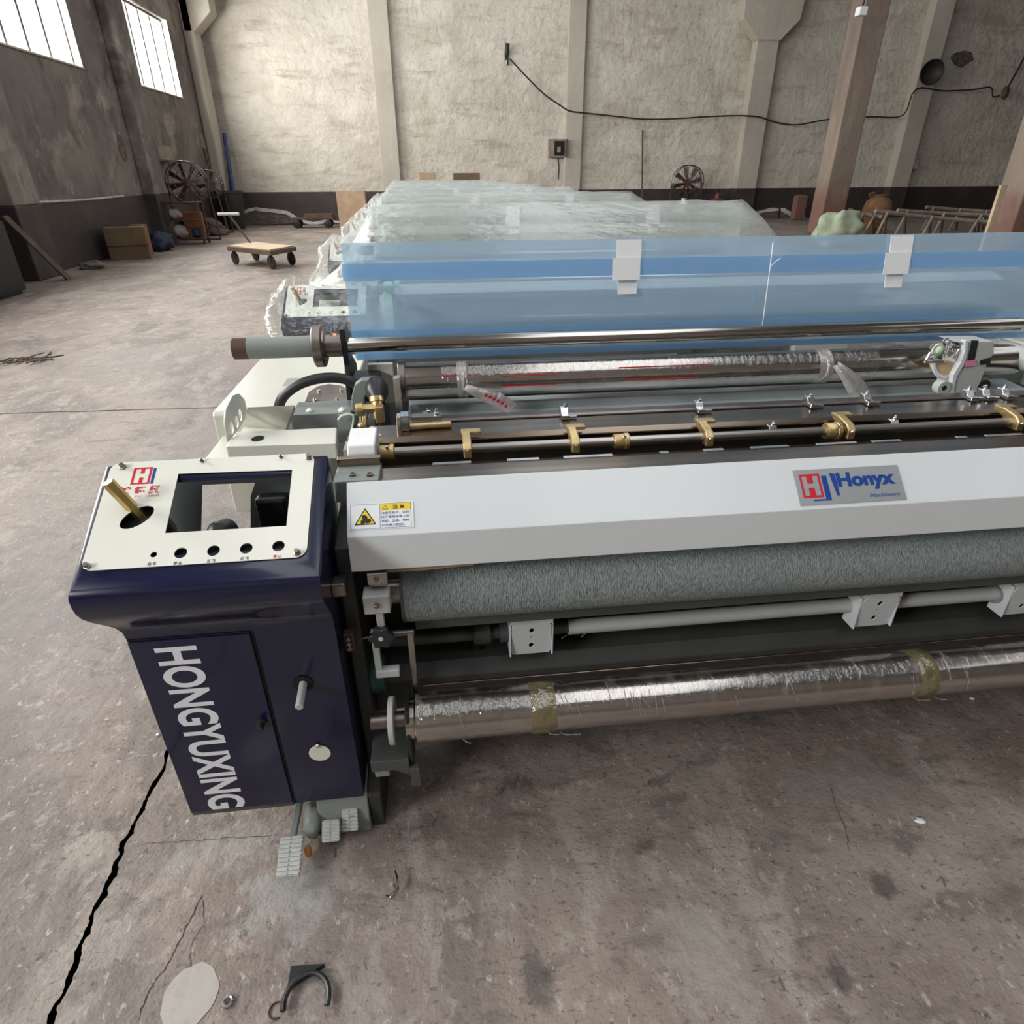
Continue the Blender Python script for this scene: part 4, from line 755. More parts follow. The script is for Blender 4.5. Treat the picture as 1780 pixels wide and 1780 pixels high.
B('elbow_body', q.x-.004, q.x+.022, 1.845, 1.875, q.z-.04, q.z+.012, 'brass', vb, bev=.003); C('thin_pin', (q.x+.006, 1.86, q.z-.035), (q.x+.004, 1.855, q.z-.085), .004, 'dark_steel', vb, n=8)
for dx in (-.05, -.042, -.036): T('copper_wire', [(q.x+dx, 1.86, q.z-.02), (q.x+dx-.003, 1.84, q.z-.06), (q.x+dx-.012, 1.83, q.z-.1)], .003, 'brass', loom, n=6)
ck = [at(x, y, 'y', 1.86) for x, y in ((683,658),(694,656),(701,735),(691,740))]
HULL('chrome_plate', [tuple(p) for p in ck] + [(p.x, p.y+.03, p.z) for p in ck], 'bright_steel', loom, bev=.001)
q = at(704, 730, 'z', .98); jb = B('nozzle_block', q.x-.012, q.x+.014, 1.68, 1.72, .965, 1.01, 'silver_clip', loom, bev=.003); B('nozzle_plate', q.x-.02, q.x-.008, 1.665, 1.70, .955, 1.012, 'bright_steel', jb, bev=.002)
C('nozzle_tube', (q.x+.014, 1.69, .975), (q.x+.13, 1.695, .975), .009, 'brass', jb, n=14); B('nozzle_shelf', q.x+.02, q.x+.105, 1.7, 1.73, .985, .998, 'steel', jb, bev=.002)
lathe('nozzle_screw', (q.x+.09, 1.71, .998), (q.x+.09, 1.71, 1.02), [(0, .007), (.008, .007), (.009, .004), (.018, .004), (.018, 0)], 'bright_steel', jb, n=8)
for (x, y, r) in ((628, 742, .012), (650, 750, .014), (672, 748, .011), (690, 752, .012), (660, 765, .014)):
    q = at(x, y, 'z', .95); lump('brass_fitting' if r > .011 else 'steel_fitting', (q.x, q.y, .955), r, r, r*.8, 'brass' if r > .011 else 'bright_steel', loom, rough=.5, seg=2)
hk = [at(x, y, 'y', 1.78) for x, y in ((604,768),(612,745),(614,722),(596,722),(588,730))]; T('wire_hook', hk, .0035, 'pale_green', loom, n=6, sub=3)
PR('grey_side_plate', 'y', [(p.x, p.z) for p in (at(x, y, 'y', 1.8) for x, y in ((586,722),(618,722),(604,768),(588,770)))], 1.8, 1.81, 'grey_paint', loom)
# right end: matching cabinet-side cover beyond the picture
PR('right_side_cover', 'x', [(1.2, 0), (1.2, .95), (1.3, 1.0), (2.5, 1.0), (2.6, .9), (2.6, 0)], LX1+.06, LX1+.42, 'cream_paint', loom, bev=.01)
B('warp_beam_guard', -.2, LX1, 2.62, 2.66, .25, .75, 'grey_paint', loom, bev=.004)

# ================================================================== THE OTHER LOOMS, under film
def kids(o): return [c for c in COL.objects if c.parent == o]
KIDS = {}
for c in COL.objects:
    if c.parent: KIDS.setdefault(c.parent.name, []).append(c)
def copy_part(o, par):
    c = o.copy(); COL.objects.link(c); c.parent = par; c.matrix_parent_inverse = o.matrix_parent_inverse.copy()
    if c.name.startswith('guard_sheet'): c.material_slots[0].link = 'OBJECT'; c.material_slots[0].material = MATS['clear_pvc']
    for k in KIDS.get(o.name, []): copy_part(k, c)
NEAR = {'control_cabinet','control_panel','stick','side_frame','front_cover','cover_end','take_up_roller','cloth_beam','rail','reed_rail','heald_rail','warp_roller','top_shaft',
        'guard_sheet','guard_sheet_band','guard_tag','top_beam','beam_sill','end_bracket','side_cover','lower_side_cover','cream_box','valve_block','sley_tray','right_side_cover','cross_beam','back_plate','warp_beam_guard'}
FARP = {'control_cabinet','control_panel','stick','side_frame','front_cover','side_cover','lower_side_cover','guard_sheet','guard_tag','top_beam','right_side_cover','sley_tray','warp_beam_guard','top_shaft'}
ORD = ['second', 'third', 'fourth', 'fifth', 'sixth', 'seventh', 'eighth']
PITCH_Y, DRIFT = 2.5, -.10
for k in range(1, 8):
    r = loom.copy(); COL.objects.link(r); r.location = loom.location + Vector((DRIFT*k, PITCH_Y*k, 0))
    r['label'] = 'loom under clear plastic film, %s in the row from the camera' % ORD[k-1]
    for c in KIDS['loom']:
        if c.name.split('.')[0] in (NEAR if k < 3 else FARP): copy_part(c, r)
# the film: one long sheet thrown over the looms from the second on
def film_top(xr, y, tk):
    """height of the draped film at row coordinate xr (0 = cabinet origin of a loom) and y"""
    f = (y-4.75)/2.5
    if f < 0: ridge = 1.424 - .36*min(1, -f*2.5/1.0)**1.05 - (.16*max(0, -f*2.5-1.0)/.3)
    else:
        g = f-math.floor(f); ridge = 1.424 - .62*g*(1-g) - .02*math.sin(g*6.28)
    return ridge
rows = []
ys = [3.36, 3.37, 3.39, 3.42] + [3.46+.065*k for k in range(0, 268)]
xs = [-.93, -.925, -.915, -.905, -.89, -.87, -.845, -.82, -.79, -.765, -.74, -.71, -.67, -.62, -.57, -.51, -.45, -.39, -.335, -.29, -.25] + [-.2+.08*k for k in range(31)] + [2.29, 2.33, 2.4, 2.48, 2.56, 2.63, 2.68, 2.71, 2.73, 2.75]
STK = [(sh[0]+PO.x-.055, 1.17+PITCH_Y*k, 1.155) for k in range(1, 8)]
vs, fs = [], []
for j, y in enumerate(ys):
    yy = max(y, 3.46); drift = DRIFT*(yy-2.25)/PITCH_Y
    for i, xr in enumerate(xs):
        top = film_top(xr, yy, 0); ph = ((yy-4.75)/2.5) % 1.0                     # 0 at ridge, .6 at the next cabinet
        cabn = math.exp(-((yy-4.75-((round((yy-3.72)/2.5))*2.5-1.03))/.33)**2)     # 1 over a cabinet
        edge_z = .86+.17*cabn+.03*noise.noise(Vector((yy*2.3, 0, 4)))
        if xr < -.29:
            if xr > -.79:
                t = (xr+.79)/.5; z = edge_z+(top-edge_z)*(t**1.15 if t > 0 else 0); z += -.05*math.sin(math.pi*t)*(1-cabn*.8)
            else:
                t = (-.79-xr)/.14; z = edge_z*(1-min(1, t)**1.5*.86)
        elif xr > 2.25:
            t = (xr-2.25)/.5; z = top-(top-.25)*min(1, t)**1.6
        else:
            z = top
        for k, (sx_, sy_, sz_) in enumerate(STK):                                  # film tented by the brass sticks
            dd = math.hypot((xr-sx_)*1.1, (yy-sy_)*.9)
            if dd < .55:
                if xr > -.86: z = max(z, sz_+.02-(dd**.75)*.62)
                z += .016*math.sin(math.atan2(yy-sy_, xr-sx_)*15)*min(1, dd/.2)*(1-dd/.55)
        wr_ = .012*noise.noise(Vector((xr*5, yy*2.2, 0)))+.006*noise.noise(Vector((xr*13, yy*6, 3)))
        if -.95 < xr < -.25: wr_ += .03*noise.noise(Vector((xr*6, yy*5, 8)))
        x = xr+drift+(.045*noise.noise(Vector((yy*4.3, xr*3, 1)))+.03*noise.noise(Vector((yy*11, xr*2, 5))) if xr < -.6 else 0)
        if xr < -.79: x -= .05*((-.79-xr)/.14)*(.5+noise.noise(Vector((yy*1.7, 3, 3))))
        y_ = y
        if y < 3.46:                                                              # front hem hanging down
            t = (3.46-y)/.10; z = z*(1-.62*t)+.02*noise.noise(Vector((xr*7, t, 2))); y_ = y+.03*noise.noise(Vector((xr*6, t*2, 6)))
        elif -.3 < xr < 2.3 and z+wr_ < top+.001: z = top
        vs.append((x, y_+.012*noise.noise(Vector((xr*4, yy*4, 11))), max(.05, z+wr_)))
        if i and j:
            n = len(xs); a = j*n+i; fs.append((a-1, a, a-n, a-n-1))
flm = finish('plastic_film', mesh('plastic_film', vs, fs), 'cover_film', smooth='all')
tag(flm, 'crumpled clear plastic film draped over the covered looms behind', 'plastic film')

# ================================================================== THINGS IN THE HALL
# platform trolley
tz = .34
t0, t1, t2, t3 = at(394, 428, 'z', tz), at(470, 436, 'z', tz), at(518, 431, 'z', tz), at(440, 421, 'z', tz)
c_ = (t0+t1+t2+t3)/4
tr = E('platform_trolley', (c_.x, c_.y, 0), 'low platform trolley with pale plywood deck and four dark wheels', 'trolley')
ax_ = (t1-t0); ay_ = (t3-t0); ax_.z = ay_.z = 0
def tq(u, v, z): q = t0+ax_*u+ay_*v; return Vector((q.x, q.y, z))
HULL('deck', [tq(u, v, z) for u in (.04, .96) for v in (.04, .96) for z in (tz-.005, tz+.015)], 'wood_pale', tr, bev=.004)
for (ua, va, ub, vb) in ((0, 0, 1, .05), (0, .95, 1, 1), (0, .05, .05, .95), (.95, .05, 1, .95)): HULL('frame_rail', [tq(u, v, z) for u in (ua, ub) for v in (va, vb) for z in (tz-.085, tz-.006)], 'wood_dark', tr, bev=.004)
dx_ = ax_.normalized()
for u, v in ((.08, .1), (.92, .1), (.08, .88), (.92, .88)):
    p = tq(u, v, .12); wv = Vector((-dx_.y, dx_.x, 0))
    w = lathe('wheel', p-wv*.022, p+wv*.022, [(0, .03), (.002, .03), (.002, .1), (.01, .12), (.034, .12), (.042, .1), (.042, .03), (.044, .03), (.044, 0)], 'black_rubber', tr, n=24)
    HULL('fork', [p+wv*s*.03+Vector((0, 0, z))+dx_*d for s in (-1, 1) for z in (.0, .14) for d in (-.012, .02)], 'rust_steel', tr)
h0, h1 = tq(.10, .75, tz), at(397, 372, 'y', tq(.1, .75, 0).y+.15)
T('handle', [h0, h0.lerp(h1, .5), h1], .022, 'rust_steel', tr, n=8); hb = Vector((.21, 0, .0)); C('handle_bar', h1-hb, h1+hb, .03, 'light_grey_paint', tr, n=10)

# drum fans
def drum_fan(name, c, r, label, nb=8, facing=-1, legs=True, blade='rust_steel'):
    f = E(name, (c[0], c[1], 0), label, 'fan', 'wire-guard industrial fans')
    def ringp(rr, y): return [(c[0]+rr*math.cos(2*math.pi*k/36), y, c[2]+rr*math.sin(2*math.pi*k/36)) for k in range(37)]
    T('guard_ring', ringp(r, c[1]-.1), .018, 'old_steel', f, n=6, sub=1); T('guard_ring', ringp(r, c[1]+.12), .018, 'old_steel', f, n=6, sub=1); T('guard_ring', ringp(r*.55, c[1]-.13), .008, 'old_steel', f, n=5, sub=1)
    for k in range(14):
        a = 2*math.pi*k/14; T('guard_wire', [(c[0]+r*.12*math.cos(a), c[1]-.15, c[2]+r*.12*math.sin(a)), (c[0]+r*.6*math.cos(a), c[1]-.135, c[2]+r*.6*math.sin(a)), (c[0]+r*math.cos(a), c[1]-.1, c[2]+r*math.sin(a))], .007, 'old_steel', f, n=5, sub=2)
    C('motor', (c[0], c[1]-.06, c[2]), (c[0], c[1]+.14, c[2]), r*.2, 'red_enamel', f, n=18)
    for k in range(nb):
        a = 2*math.pi*k/nb+.2; d = Vector((math.cos(a), 0, math.sin(a))); s = Vector((-math.sin(a), 0, math.cos(a)))
        q = Vector(c); vs = [q+d*r*.18-s*r*.06+Vector((0, -.02, 0)), q+d*r*.18+s*r*.06+Vector((0, .03, 0)), q+d*r*.9+s*r*.16+Vector((0, .05, 0)), q+d*r*.9-s*r*.12+Vector((0, -.05, 0))]
        o = finish('blade', mesh('blade', vs, [(0, 1, 2, 3)]), blade, f); sd = o.modifiers.new('t', 'SOLIDIFY'); sd.thickness = .008
    for s in (-1, 1):
        T('stand_leg', [(c[0]+s*r*.98, c[1], c[2]), (c[0]+s*r*1.06, c[1], c[2]*.5), (c[0]+s*r*1.12, c[1]+.02, .02)], .022, 'rust_steel', f, n=6, sub=2)
    C('stand_foot', (c[0]-r*1.15, c[1], .022), (c[0]+r*1.15, c[1], .022), .02, 'rust_steel', f, n=8)
    return f
q = at(1195, 318, 'y', 24.5); drum_fan('drum_fan', (q.x, 24.5, q.z), .56, 'round wire-guard fan standing against the far wall under the cable')
q = at(305, 318, 'y', 19.6); drum_fan('drum_fan', (max(q.x, XL+.64), 19.6, q.z), .50, 'larger old wire-guard fan beside the left wall near the corner')
q = at(347, 320, 'y', 22.0); drum_fan('drum_fan', (max(q.x, XL+.5), 22.0, q.z), .36, 'smaller wire-guard fan beside the larger one by the corner', nb=6)
# items along the left wall
def carton(name, px_, y, w, d, h, m, label, rz=0, flap=True):
    q = at(px_[0], px_[1], 'z', 0) if y is None else Vector((at(px_[0], px_[1], 'y', y).x, y, 0))
    q.x = max(q.x, XL+.08+w*.5*abs(math.cos(rz))+d*.5*abs(math.sin(rz)))
    e = E(name, (q.x, q.y, 0), label, 'box', 'cardboard boxes in the hall'); rot = Matrix.Translation((q.x, q.y, 0)) @ Matrix.Rotation(rz, 4, 'Z')
    def bx(nm, x0, x1, y0, y1, z0, z1, mm=m):
        o = B(nm, x0, x1, y0, y1, z0, z1, mm, None, bev=.004); o.data.transform(rot); o.parent = e; o.matrix_parent_inverse = par_inv(e); return o
    bx('carton_body', -w/2, w/2, -d/2, d/2, .002, h); bx('tape_strip', -w/2-.001, w/2+.001, -.03, .03, h, h+.003, 'cardboard_light')
    if flap: bx('flap', -w/2, w/2, -d/2-.03, -d/2-.002, h*.45, h, m)
    return e
carton('carton', (222, 449), None, .75, .5, .62, 'cardboard', 'brown cardboard box at the foot of the left wall', .3)
carton('carton', (253, 443), None, .3, .3, .62, 'cardboard_orange', 'narrow reddish box beside the brown box by the left wall', .2, False)
q = at(281, 436, 'z', 0); q.x = max(q.x, XL+.36); tag(lump('blue_bag', (q.x, q.y, .17), .3, .3, .22, 'rag_blue', rough=.5, floor=0), 'dark blue bag lying by the left wall beside the boxes', 'bag')
q = at(125, 468, 'z', 0); q.x = max(q.x, XL+.7); tag(lump('rag_heap', (q.x-.2, q.y, .05), .22, .14, .08, 'rag_heap_grey', rough=.7, floor=0), 'crumpled grey rag on the floor by the left wall', 'rag')
# tool rack with bundles
q = at(318, 424, 'z', 0); q.x = max(q.x, XL+.7)
rk = E('tool_rack', (q.x, q.y, 0), 'dark steel rack with bundles by the left wall below the fan', 'rack')
for sx_ in (-.45, .45):
    for sy_ in (-.2, .2): B('post', q.x+sx_-.025, q.x+sx_+.025, q.y+sy_-.025, q.y+sy_+.025, 0, .98, 'rust_steel', rk, bev=.003)
for z in (.12, .55, .95): B('shelf', q.x-.48, q.x+.48, q.y-.23, q.y+.23, z, z+.03, 'rust_steel', rk, bev=.003)
for (dx, z, s_2, mm, lb) in ((-.15, .16, .17, 'rag_white', 'white bundle on the bottom shelf of the steel rack'), (-.18, .6, .15, 'rag_white', 'white bundle on the middle shelf of the steel rack'), (.25, .16, .12, 'rag_blue', 'dark bundle on the bottom shelf of the steel rack')):
    tag(lump('bundle', (q.x+dx, q.y-.02, z+s_2*.8), s_2, s_2*.8, s_2, mm, rough=.4, floor=z-.008), lb, 'bundle', 'bundles on the steel rack')
carton('carton', (345, 413), None, .5, .45, .66, 'cardboard_orange', 'orange-brown box standing right of the steel rack', .1)
q = at(370, 408, 'z', 0); q.x = max(q.x, XL+.5); tag(lump('scrap_heap', (q.x+.1, 21.2, .15), .33, .3, .28, 'bare_brickwork', rough=.8, floor=0), 'rubble heap on the floor below the small fan', 'rubble')
# bin and poles in the corner
q = at(386, 388, 'z', 0)
bn = lathe('waste_bin', (-6.45, 23.6, 0), (-6.45, 23.6, 1.12), [(0, .3), (.02, .32), (1.05, .42), (1.06, .45), (1.12, .45), (1.12, .40), (.1, .3), (.1, 0)], 'frame_dark', n=24); tag(bn, 'tall dark bin standing in the far left corner', 'bin')
for (xa, ya, xb, yb, r, mm, lb) in ((410, 368, 379, 232, .06, 'blue_pole', 'long blue pole leaning in the far left corner'), (398, 366, 366, 262, .05, 'blue_pole', 'shorter blue pole leaning in the far left corner'), (372, 380, 354, 258, .035, 'wood_dark', 'thin dark stick leaning left of the blue poles')):
    p, q2 = at(xa, ya, 'y', 24.0), at(xb, yb, 'y', 24.9); p.z = 0.0; q2.x = max(q2.x, XL+.42); p.x = max(p.x, XL+.42)
    if xa < 380: p, q2 = Vector((XL+.5, 22.9, 0)), at(xb, yb, 'x', XL+.1)
    tag(C('leaning_pole', p+Vector((0, 0, r)), q2, r, mm, n=10), lb, 'pole', 'poles leaning in the corner')
# big dark cupboard and leaning plank at the left edge
p, q2 = at(78, 487, 'z', 0), at(5, 375, 'x', XL+.36); p.x = max(p.x, XL+.7)
pl = HULL('leaning_plank', [v+Vector((dx, dy, 0)) for v in (p, q2) for dx in (0, .03) for dy in (-.08, .08)], 'wood_dark', bev=.004); tag(pl, 'dark plank leaning against the left wall at the photo edge', 'plank')
q = at(20, 470, 'z', 0); cbx2 = E('tarpaulin_heap', (XL+.5, 9.9, 0), 'black machine cabinet standing by the left wall at the photo edge', 'cabinet')
cbx2.name = 'dark_cabinet'; B('body', XL+.08, XL+.75, 9.2, 10.95, .05, 1.0, 'black_paint', cbx2, bev=.01); B('plinth', XL+.1, XL+.7, 9.25, 10.9, 0, .05, 'black_paint', cbx2); B('door', XL+.75, XL+.765, 9.3, 10.05, .1, .95, 'black_paint', cbx2); B('door', XL+.75, XL+.765, 10.1, 10.85, .1, .95, 'black_paint', cbx2)
# wall boxes on the left wall
p, q2 = at(0, 225, 'x', XL+.02), at(30, 282, 'x', XL+.02)
sb_ = B('vent_box', XL+.003, XL+.12, p.y-.9, q2.y, q2.z, p.z, 'dark_grey_paint', bev=.01); tag(sb_, 'dark square box fixed high on the left wall at the photo edge', 'box')
p, q2 = at(262, 250, 'x', XL+.02), at(295, 281, 'x', XL+.02)
fb = E('fuse_box', (XL, (p.y+q2.y)/2, q2.z), 'flat pale fuse box on the left wall below the second window', 'box'); B('body', XL+.003, XL+.14, p.y, q2.y, q2.z, p.z, 'left_wall_plaster', fb, bev=.01); B('lid', XL+.14, XL+.155, p.y+.03, q2.y-.03, q2.z+.03, p.z-.03, 'wood_grey', fb, bev=.004)
pts = [at(x, y, 'x', XL+.04) for x, y in ((236, 148), (248, 205), (259, 250), (268, 285), (270, 298))]
tag(T('drop_cable', pts, .02, 'cable_black', n=6), 'black cable hanging down the left wall to the fuse box', 'cable')
p = at(212, 258, 'x', XL); PR('wall_hole', 'x', [(p.y+a, p.z+b) for a, b in circ(0, 0, .2, 12, .27)], XL, XL+.012, 'bare_brickwork', left)
# far wall fittings
q = at(968, 258, 'y', YF-.1); e = E('switch_box', (q.x, YF, q.z-.25), 'open metal switch box on the far wall beside the second pilaster', 'box')
B('back_box', q.x-.3, q.x+.3, YF-.16, YF-.004, q.z-.28, q.z+.28, 'wood_grey', e, bev=.01); B('cavity', q.x-.10, q.x+.25, YF-.175, YF-.161, q.z-.22, q.z+.22, 'black_paint', e, bev=.004); B('open_door', q.x+.27, q.x+.31, YF-.42, YF-.16, q.z-.27, q.z+.27, 'wood_dark', e, bev=.004); B('breaker', q.x+.0, q.x+.12, YF-.2, YF-.176, q.z-.12, q.z+.05, 'wood_grey', e, bev=.004)
T('lead', [(q.x+.05, YF-.05, q.z-.28), (q.x+.1, YF-.05, q.z-.6), (q.x+.08, YF-.05, q.z-.95)], .02, 'cable_black', e, n=6)
q = at(881, 95, 'y', YF-.12); e = E('wall_insulator', (q.x, YF, q.z), 'small black lamp holder on the far wall where the cable starts', 'lamp holder')
B('bracket', q.x-.06, q.x+.06, YF-.08, YF-.002, q.z-.2, q.z+.1, 'cable_black', e, bev=.01); C('lamp_holder', (q.x, YF-.1, q.z+.0), (q.x+.02, YF-.16, q.z+.3), .07, 'cable_black', e, n=12); C('socket_cap', (q.x, YF-.1, q.z-.28), (q.x, YF-.1, q.z-.15), .06, 'old_steel', e, n=12)
pts = [at(x, y, 'y', YF-.45) for x, y in ((886, 102), (912, 130), (945, 163), (975, 184), (990, 193), (1012, 196), (1060, 201), (1120, 207), (1180, 206), (1225, 203), (1280, 201), (1318, 203), (1350, 213), (1385, 217), (1425, 210), (1475, 203), (1520, 203), (1570, 200), (1592, 155), (1640, 158), (1690, 156), (1722, 152), (1726, 168), (1738, 166))]
tag(T('wall_cable', pts, .025, 'cable_black', n=6, sub=4), 'long black cable strung along the far wall from pilaster to pilaster', 'cable')
q = at(1737, 160, 'y', YF-.1); e = E('wall_switch', (q.x, YF, q.z-.3), 'brown pear-shaped switch at the right end of the far wall cable', 'switch'); lump('switch_body', (q.x, YF-.4, q.z-.05), .14, .1, .22, 'wood_dark', e, rough=.15, seg=2); T('switch_lead', [(q.x+.03, YF-.4, q.z+.1), (q.x+.35, YF-.3, q.z+.85), (q.x+.75, YF-.1, q.z+1.75), (q.x+1.0, YF-.1, q.z+1.7)], .03, 'cable_black', e, n=6)
q = at(1620, 124, 'y', YF-.55); e = E('wall_lamp', (q.x, YF-.4, q.z-.4), 'dark bowl-shaped lamp on the fourth pilaster above the cable', 'lamp')
lathe('lamp_bowl', (q.x, YF-.42, q.z), (q.x-.1, YF-.78, q.z-.05), [(0, .12), (.1, .3), (.24, .38), (.25, .36), (.12, .27), (.04, 0)], 'cable_black', e, n=24); C('lamp_arm', (q.x, YF-.30, q.z), (q.x, YF-.42, q.z), .05, 'cable_black', e, n=10)
q = at(1586, 282, 'y', YF-.08); e = E('wall_mounted_box', (q.x, YF, q.z-.25), 'white square box on the far wall right of the fourth pilaster', 'box'); B('case', q.x-.24, q.x+.22, YF-.14, YF-.001, q.z-.26, q.z+.24, 'wood_grey', e, bev=.02); B('cover', q.x-.22, q.x+.2, YF-.155, YF-.14, q.z-.24, q.z+.22, 'whitewash', e, bev=.01)
p, q2 = at(1116, 385, 'y', 24.8), at(1117, 226, 'y', 25.1); p.z = 0; tag(C('leaning_rod', p, q2, .03, 'rust_steel', n=8), 'thin rusty rod leaning upright against the far wall', 'rod')
q = at(1494, 20, 'y', 17.28); e = E('column_lamp', (q.x, 17.3, q.z-.1), 'small white box lamp hung on the upper part of the column', 'lamp'); B('lamp_body', q.x-.1, q.x+.1, 17.1, 17.298, q.z-.1, q.z+.07, 'white_plastic', e, bev=.02); T('lamp_cord', [(q.x, 17.2, q.z+.07), (q.x+.1, 17.25, q.z+.5), (q.x+.22, 17.28, q.z+1)], .02, 'cable_black', e, n=6)
# bits by the far wall on the right
q = at(1246, 352, 'y', 24.4); e = E('red_bucket', (q.x, 24.4, 0), 'dark red pot standing near the foot of the third pilaster', 'pot')
lathe('pot_body', (q.x, 24.4, 0), (q.x, 24.4, 1), [(0, .22), (.3, .26), (.65, .26), (.72, .2), (.74, .1), (.86, .09), (.92, .03), (.92, 0)], 'red_enamel', e, n=22); T('pot_handle', [(q.x-.1, 24.4, .8), (q.x, 24.4, 1.02), (q.x+.1, 24.4, .8)], .02, 'cable_black', e, n=6)
q = at(1188, 352, 'y', 24.1); e = E('white_can', (q.x, 24.1, 0), 'white plastic can standing in front of the far wall fan', 'can'); lathe('can_body', (q.x, 24.1, 0), (q.x, 24.1, 1), [(0, .2), (.02, .22), (.5, .22), (.6, .16), (.66, .08), (.72, .08), (.72, 0)], 'white_plastic', e, n=20); C('can_cap', (q.x, 24.1, .72), (q.x, 24.1, .76), .09, 'rag_white', e, n=14)
q = at(1406, 385, 'z', 0); e = HULL('stone_post', [(q.x+dx, 24.2+dy, z) for dx in (-.2, .2) for dy in (-.15, .15) for z in (0, .8)] + [(q.x+.05, 24.2, .84)], 'red_paint', bev=.04); tag(e, 'short pinkish stone post by the far wall left of the column', 'post')
q = at(1460, 405, 'y', 15.2); sk = lump('green_sack', (q.x, 15.2, .34), .55, .4, .42, 'sack_green', rough=.4, sc=2.8, seg=4, floor=0); tag(sk, 'pale green sack slumped on the floor beside the column', 'sack')
q = at(1523, 372, 'y', 19.0); e = E('clay_pot', (q.x, 19.0, 0), 'brown clay pot standing behind the bamboo trestles', 'pot'); lathe('pot_body', (q.x, 19, 0), (q.x, 19, 1.1), [(0, .22), (.25, .3), (.55, .40), (.8, .34), (.92, .2), (.98, .24), (.98, .18), (.8, 0)], 'clay', e, n=24); T('pot_lug', [(q.x-.28, 19, .9), (q.x-.34, 19, 1.0), (q.x-.2, 19, 1.02)], .03, 'clay', e, n=6)
# bamboo trestles: rails on crossed legs
def trestle(pa, pb, y, zt, label):
    a, b = at(*pa, 'y', y), at(*pb, 'y', y); z = (a.z+b.z)/2
    e = E('bamboo_trestle', ((a.x+b.x)/2, y, 0), label, 'trestle', 'bamboo trestles behind the column')
    T('rail_pole', [(a.x, y, a.z), ((a.x+b.x)/2, y+.1, z-.02), (b.x, y-.3, b.z)], .05, 'wood_grey', e, n=8, sub=3)
    n = 3
    for k in range(n):
        t = (k+.25)/n; x = a.x+(b.x-a.x)*t; zz = a.z+(b.z-a.z)*t; yy = y-.3*t
        C('leg', (x-.35, yy-.25, .0), (x+.03, yy, zz), .035, 'wood_grey', e, n=7); C('leg', (x+.3, yy+.25, .0), (x, yy+.03, zz), .035, 'wood_dark', e, n=7)
trestle((1522, 367), (1738, 388), 16.2, .9, 'nearest bamboo trestle rail on crossed legs right of the column'); trestle((1560, 366), (1738, 374), 17.6, .9, 'middle bamboo trestle rail on crossed legs behind the nearest one')
trestle((1610, 360), (1735, 368), 19.0, .9, 'rearmost bamboo trestle rail on crossed legs near the far wall'); trestle((1476, 364), (1522, 376), 18.4, .8, 'short bamboo trestle just right of the column foot')
p = at(1752, 322, 'y', 11.3); tag(HULL('upright_board', [(p.x+dx, 11.2+dy, z) for dx in (-.2, -.08) for dy in (0, .06) for z in (0, p.z)], 'wood_pale', bev=.004), 'pale upright board leaning on the column at the right edge', 'board')
# cartons behind the covered row
def tall_stack(px0, px1, ytop, y, m, lb):
    a, b = at(px0, ytop, 'y', y), at(px1, ytop, 'y', y); e = E('carton', ((a.x+b.x)/2, y+.3, 0), lb, 'box', 'cardboard boxes in the hall')
    B('carton_body', a.x, b.x, y, y+.6, .002, a.z, m, e, bev=.01); B('tape_strip', a.x-.002, b.x+.002, y+.27, y+.33, a.z, a.z+.004, 'cardboard', e, bev=0)
tall_stack(728, 757, 300, 22.6, 'cardboard_light', 'pale cardboard box peeking over the film near the first pilaster'); tall_stack(788, 834, 301, 22.4, 'cardboard', 'wider brown cardboard box peeking over the film')
e = carton('carton', (615, 380), 23.2, .9, .4, 1.1, 'cardboard_light', 'pinkish cardboard box by the far wall left of the film', 0, False)
q = at(560, 388, 'z', 0); e = E('scrap_cart', (q.x, 23.6, 0), 'low rusty cart frame by the far wall left of the film', 'cart')
B('cart_bed', q.x-.6, q.x+.75, 23.4, 23.9, .25, .3, 'rust_steel', e); B('cart_load', q.x-.2, q.x+.7, 23.45, 23.85, .3, .42, 'wood_dark', e)
for dx in (-.45, .55):
    for yy in (23.42, 23.88): lathe('wheel', (q.x+dx, yy-.03, .125), (q.x+dx, yy+.03, .125), [(0, .02), (0, .11), (.01, .125), (.05, .125), (.06, .11), (.06, 0)], 'black_rubber', e, n=16)
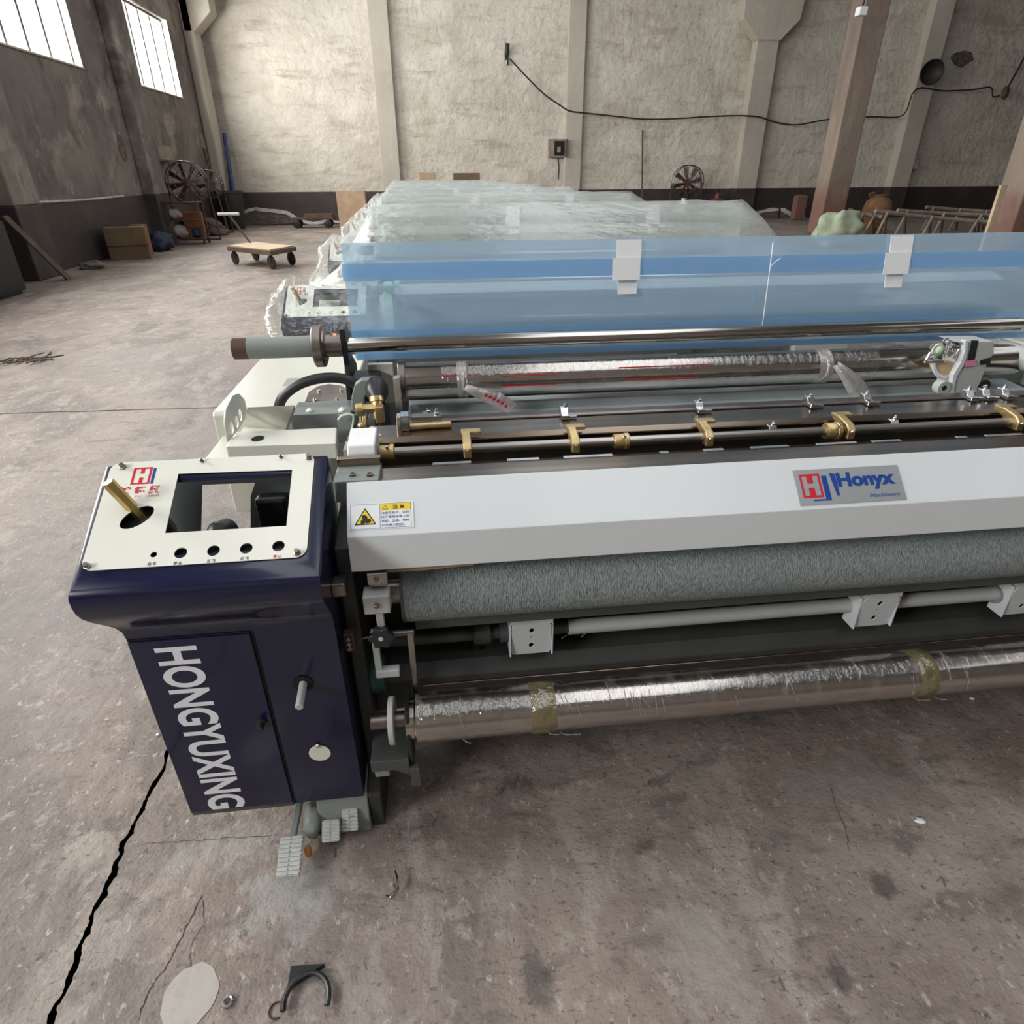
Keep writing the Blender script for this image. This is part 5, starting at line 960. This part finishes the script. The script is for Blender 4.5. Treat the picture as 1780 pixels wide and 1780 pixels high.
# floor litter
q = at(535, 1735, 'z', 0); e = E('broken_clip', (q.x, q.y, 0), 'broken black C-shaped clip on the floor at the bottom edge', 'clip')
pts = [(q.x+.048*math.cos(R(a)), q.y-.01+.055*math.sin(R(a)), .012) for a in range(-15, 196, 15)]; T('clip_arc', pts, .006, 'black_rubber', e, n=8, sub=1); HULL('clip_tab', [(q.x+dx, q.y+dy, z) for dx, dy in ((-.045, .02), (-.045, .062), (.03, .058), (.0, .042)) for z in (.002, .016)], 'black_rubber', e, bev=.002)
def ringlet(px_, r, t, m, lb, a1=330, flat_=True):
    q = at(*px_, 'z', 0); o = T('metal_curl', [(q.x+r*math.cos(R(a)), q.y+r*math.sin(R(a)), t+.002*(a/90 if not flat_ else 0)) for a in range(0, a1, 20)], t, m, None, n=7, sub=1); tag(o, lb, 'metal curl', 'curls of scrap on the floor')
ringlet((397, 1742), .010, .0035, 'bright_steel', 'small bright metal ring on the floor beside the pale stain', 350); ringlet((481, 1757), .016, .002, 'rust_steel', 'thin rusty loop of wire on the floor near the broken clip', 320)
q = at(681, 1549, 'z', 0); tag(T('wire_curl', [(q.x-.012, q.y-.012, .004), (q.x, q.y-.02, .01), (q.x+.012, q.y-.005, .016), (q.x+.014, q.y+.02, .02), (q.x+.008, q.y+.04, .02)], .0028, 'dark_steel', n=6), 'curled dark swarf wire on the floor right of the pedals', 'metal curl', 'curls of scrap on the floor')
q = at(330, 1733, 'z', 0); st = flat('floor_stain', [[(q.x+.058*(1+.16*noise.noise(Vector((math.cos(a), math.sin(a), 0))*2.2))*math.cos(a), q.y+.066*(1+.2*noise.noise(Vector((math.cos(a), math.sin(a), 3))*2.2))*math.sin(a)) for a in (2*math.pi*k/30 for k in range(30))]], .0012, Matrix.Identity(4), 'pale_stain', floor)
# dry twigs on the floor at the left
q = at(45, 627, 'z', 0)
e = E('twig_heap', (q.x, q.y, 0), 'small heap of dry dark twigs on the floor at the left', 'twigs')
for k in range(16):
    a = random.uniform(0, math.pi); l = random.uniform(.06, .2); c = Vector((q.x+random.uniform(-.2, .2), q.y+random.uniform(-.09, .09), .008+.02*random.random())); d = Vector((math.cos(a), math.sin(a), random.uniform(-.1, .12)))*l
    p1, p2 = c-d, c+d; p1.z = max(.004, p1.z); p2.z = max(.004, p2.z); T('twig', [p1, c, p2], .0065, 'wood_dark', e, n=5, sub=2)
for (x, y, r) in ((1690, 1215, .012), (1600, 1428, .02), (275, 1278, .008)):
    q = at(x, y, 'z', 0); tag(lump('plastic_scrap', (q.x, q.y, .003), r*.8, r*.5, .003, 'white_plastic', rough=.8, seg=2, floor=0), {1690: 'white plastic scrap on the floor below the cloth beam at right', 1600: 'pale plastic scrap on the open floor at lower right', 275: 'tiny white chip on the floor left of the cabinet door'}[x], 'scrap', 'scraps of plastic on the floor')
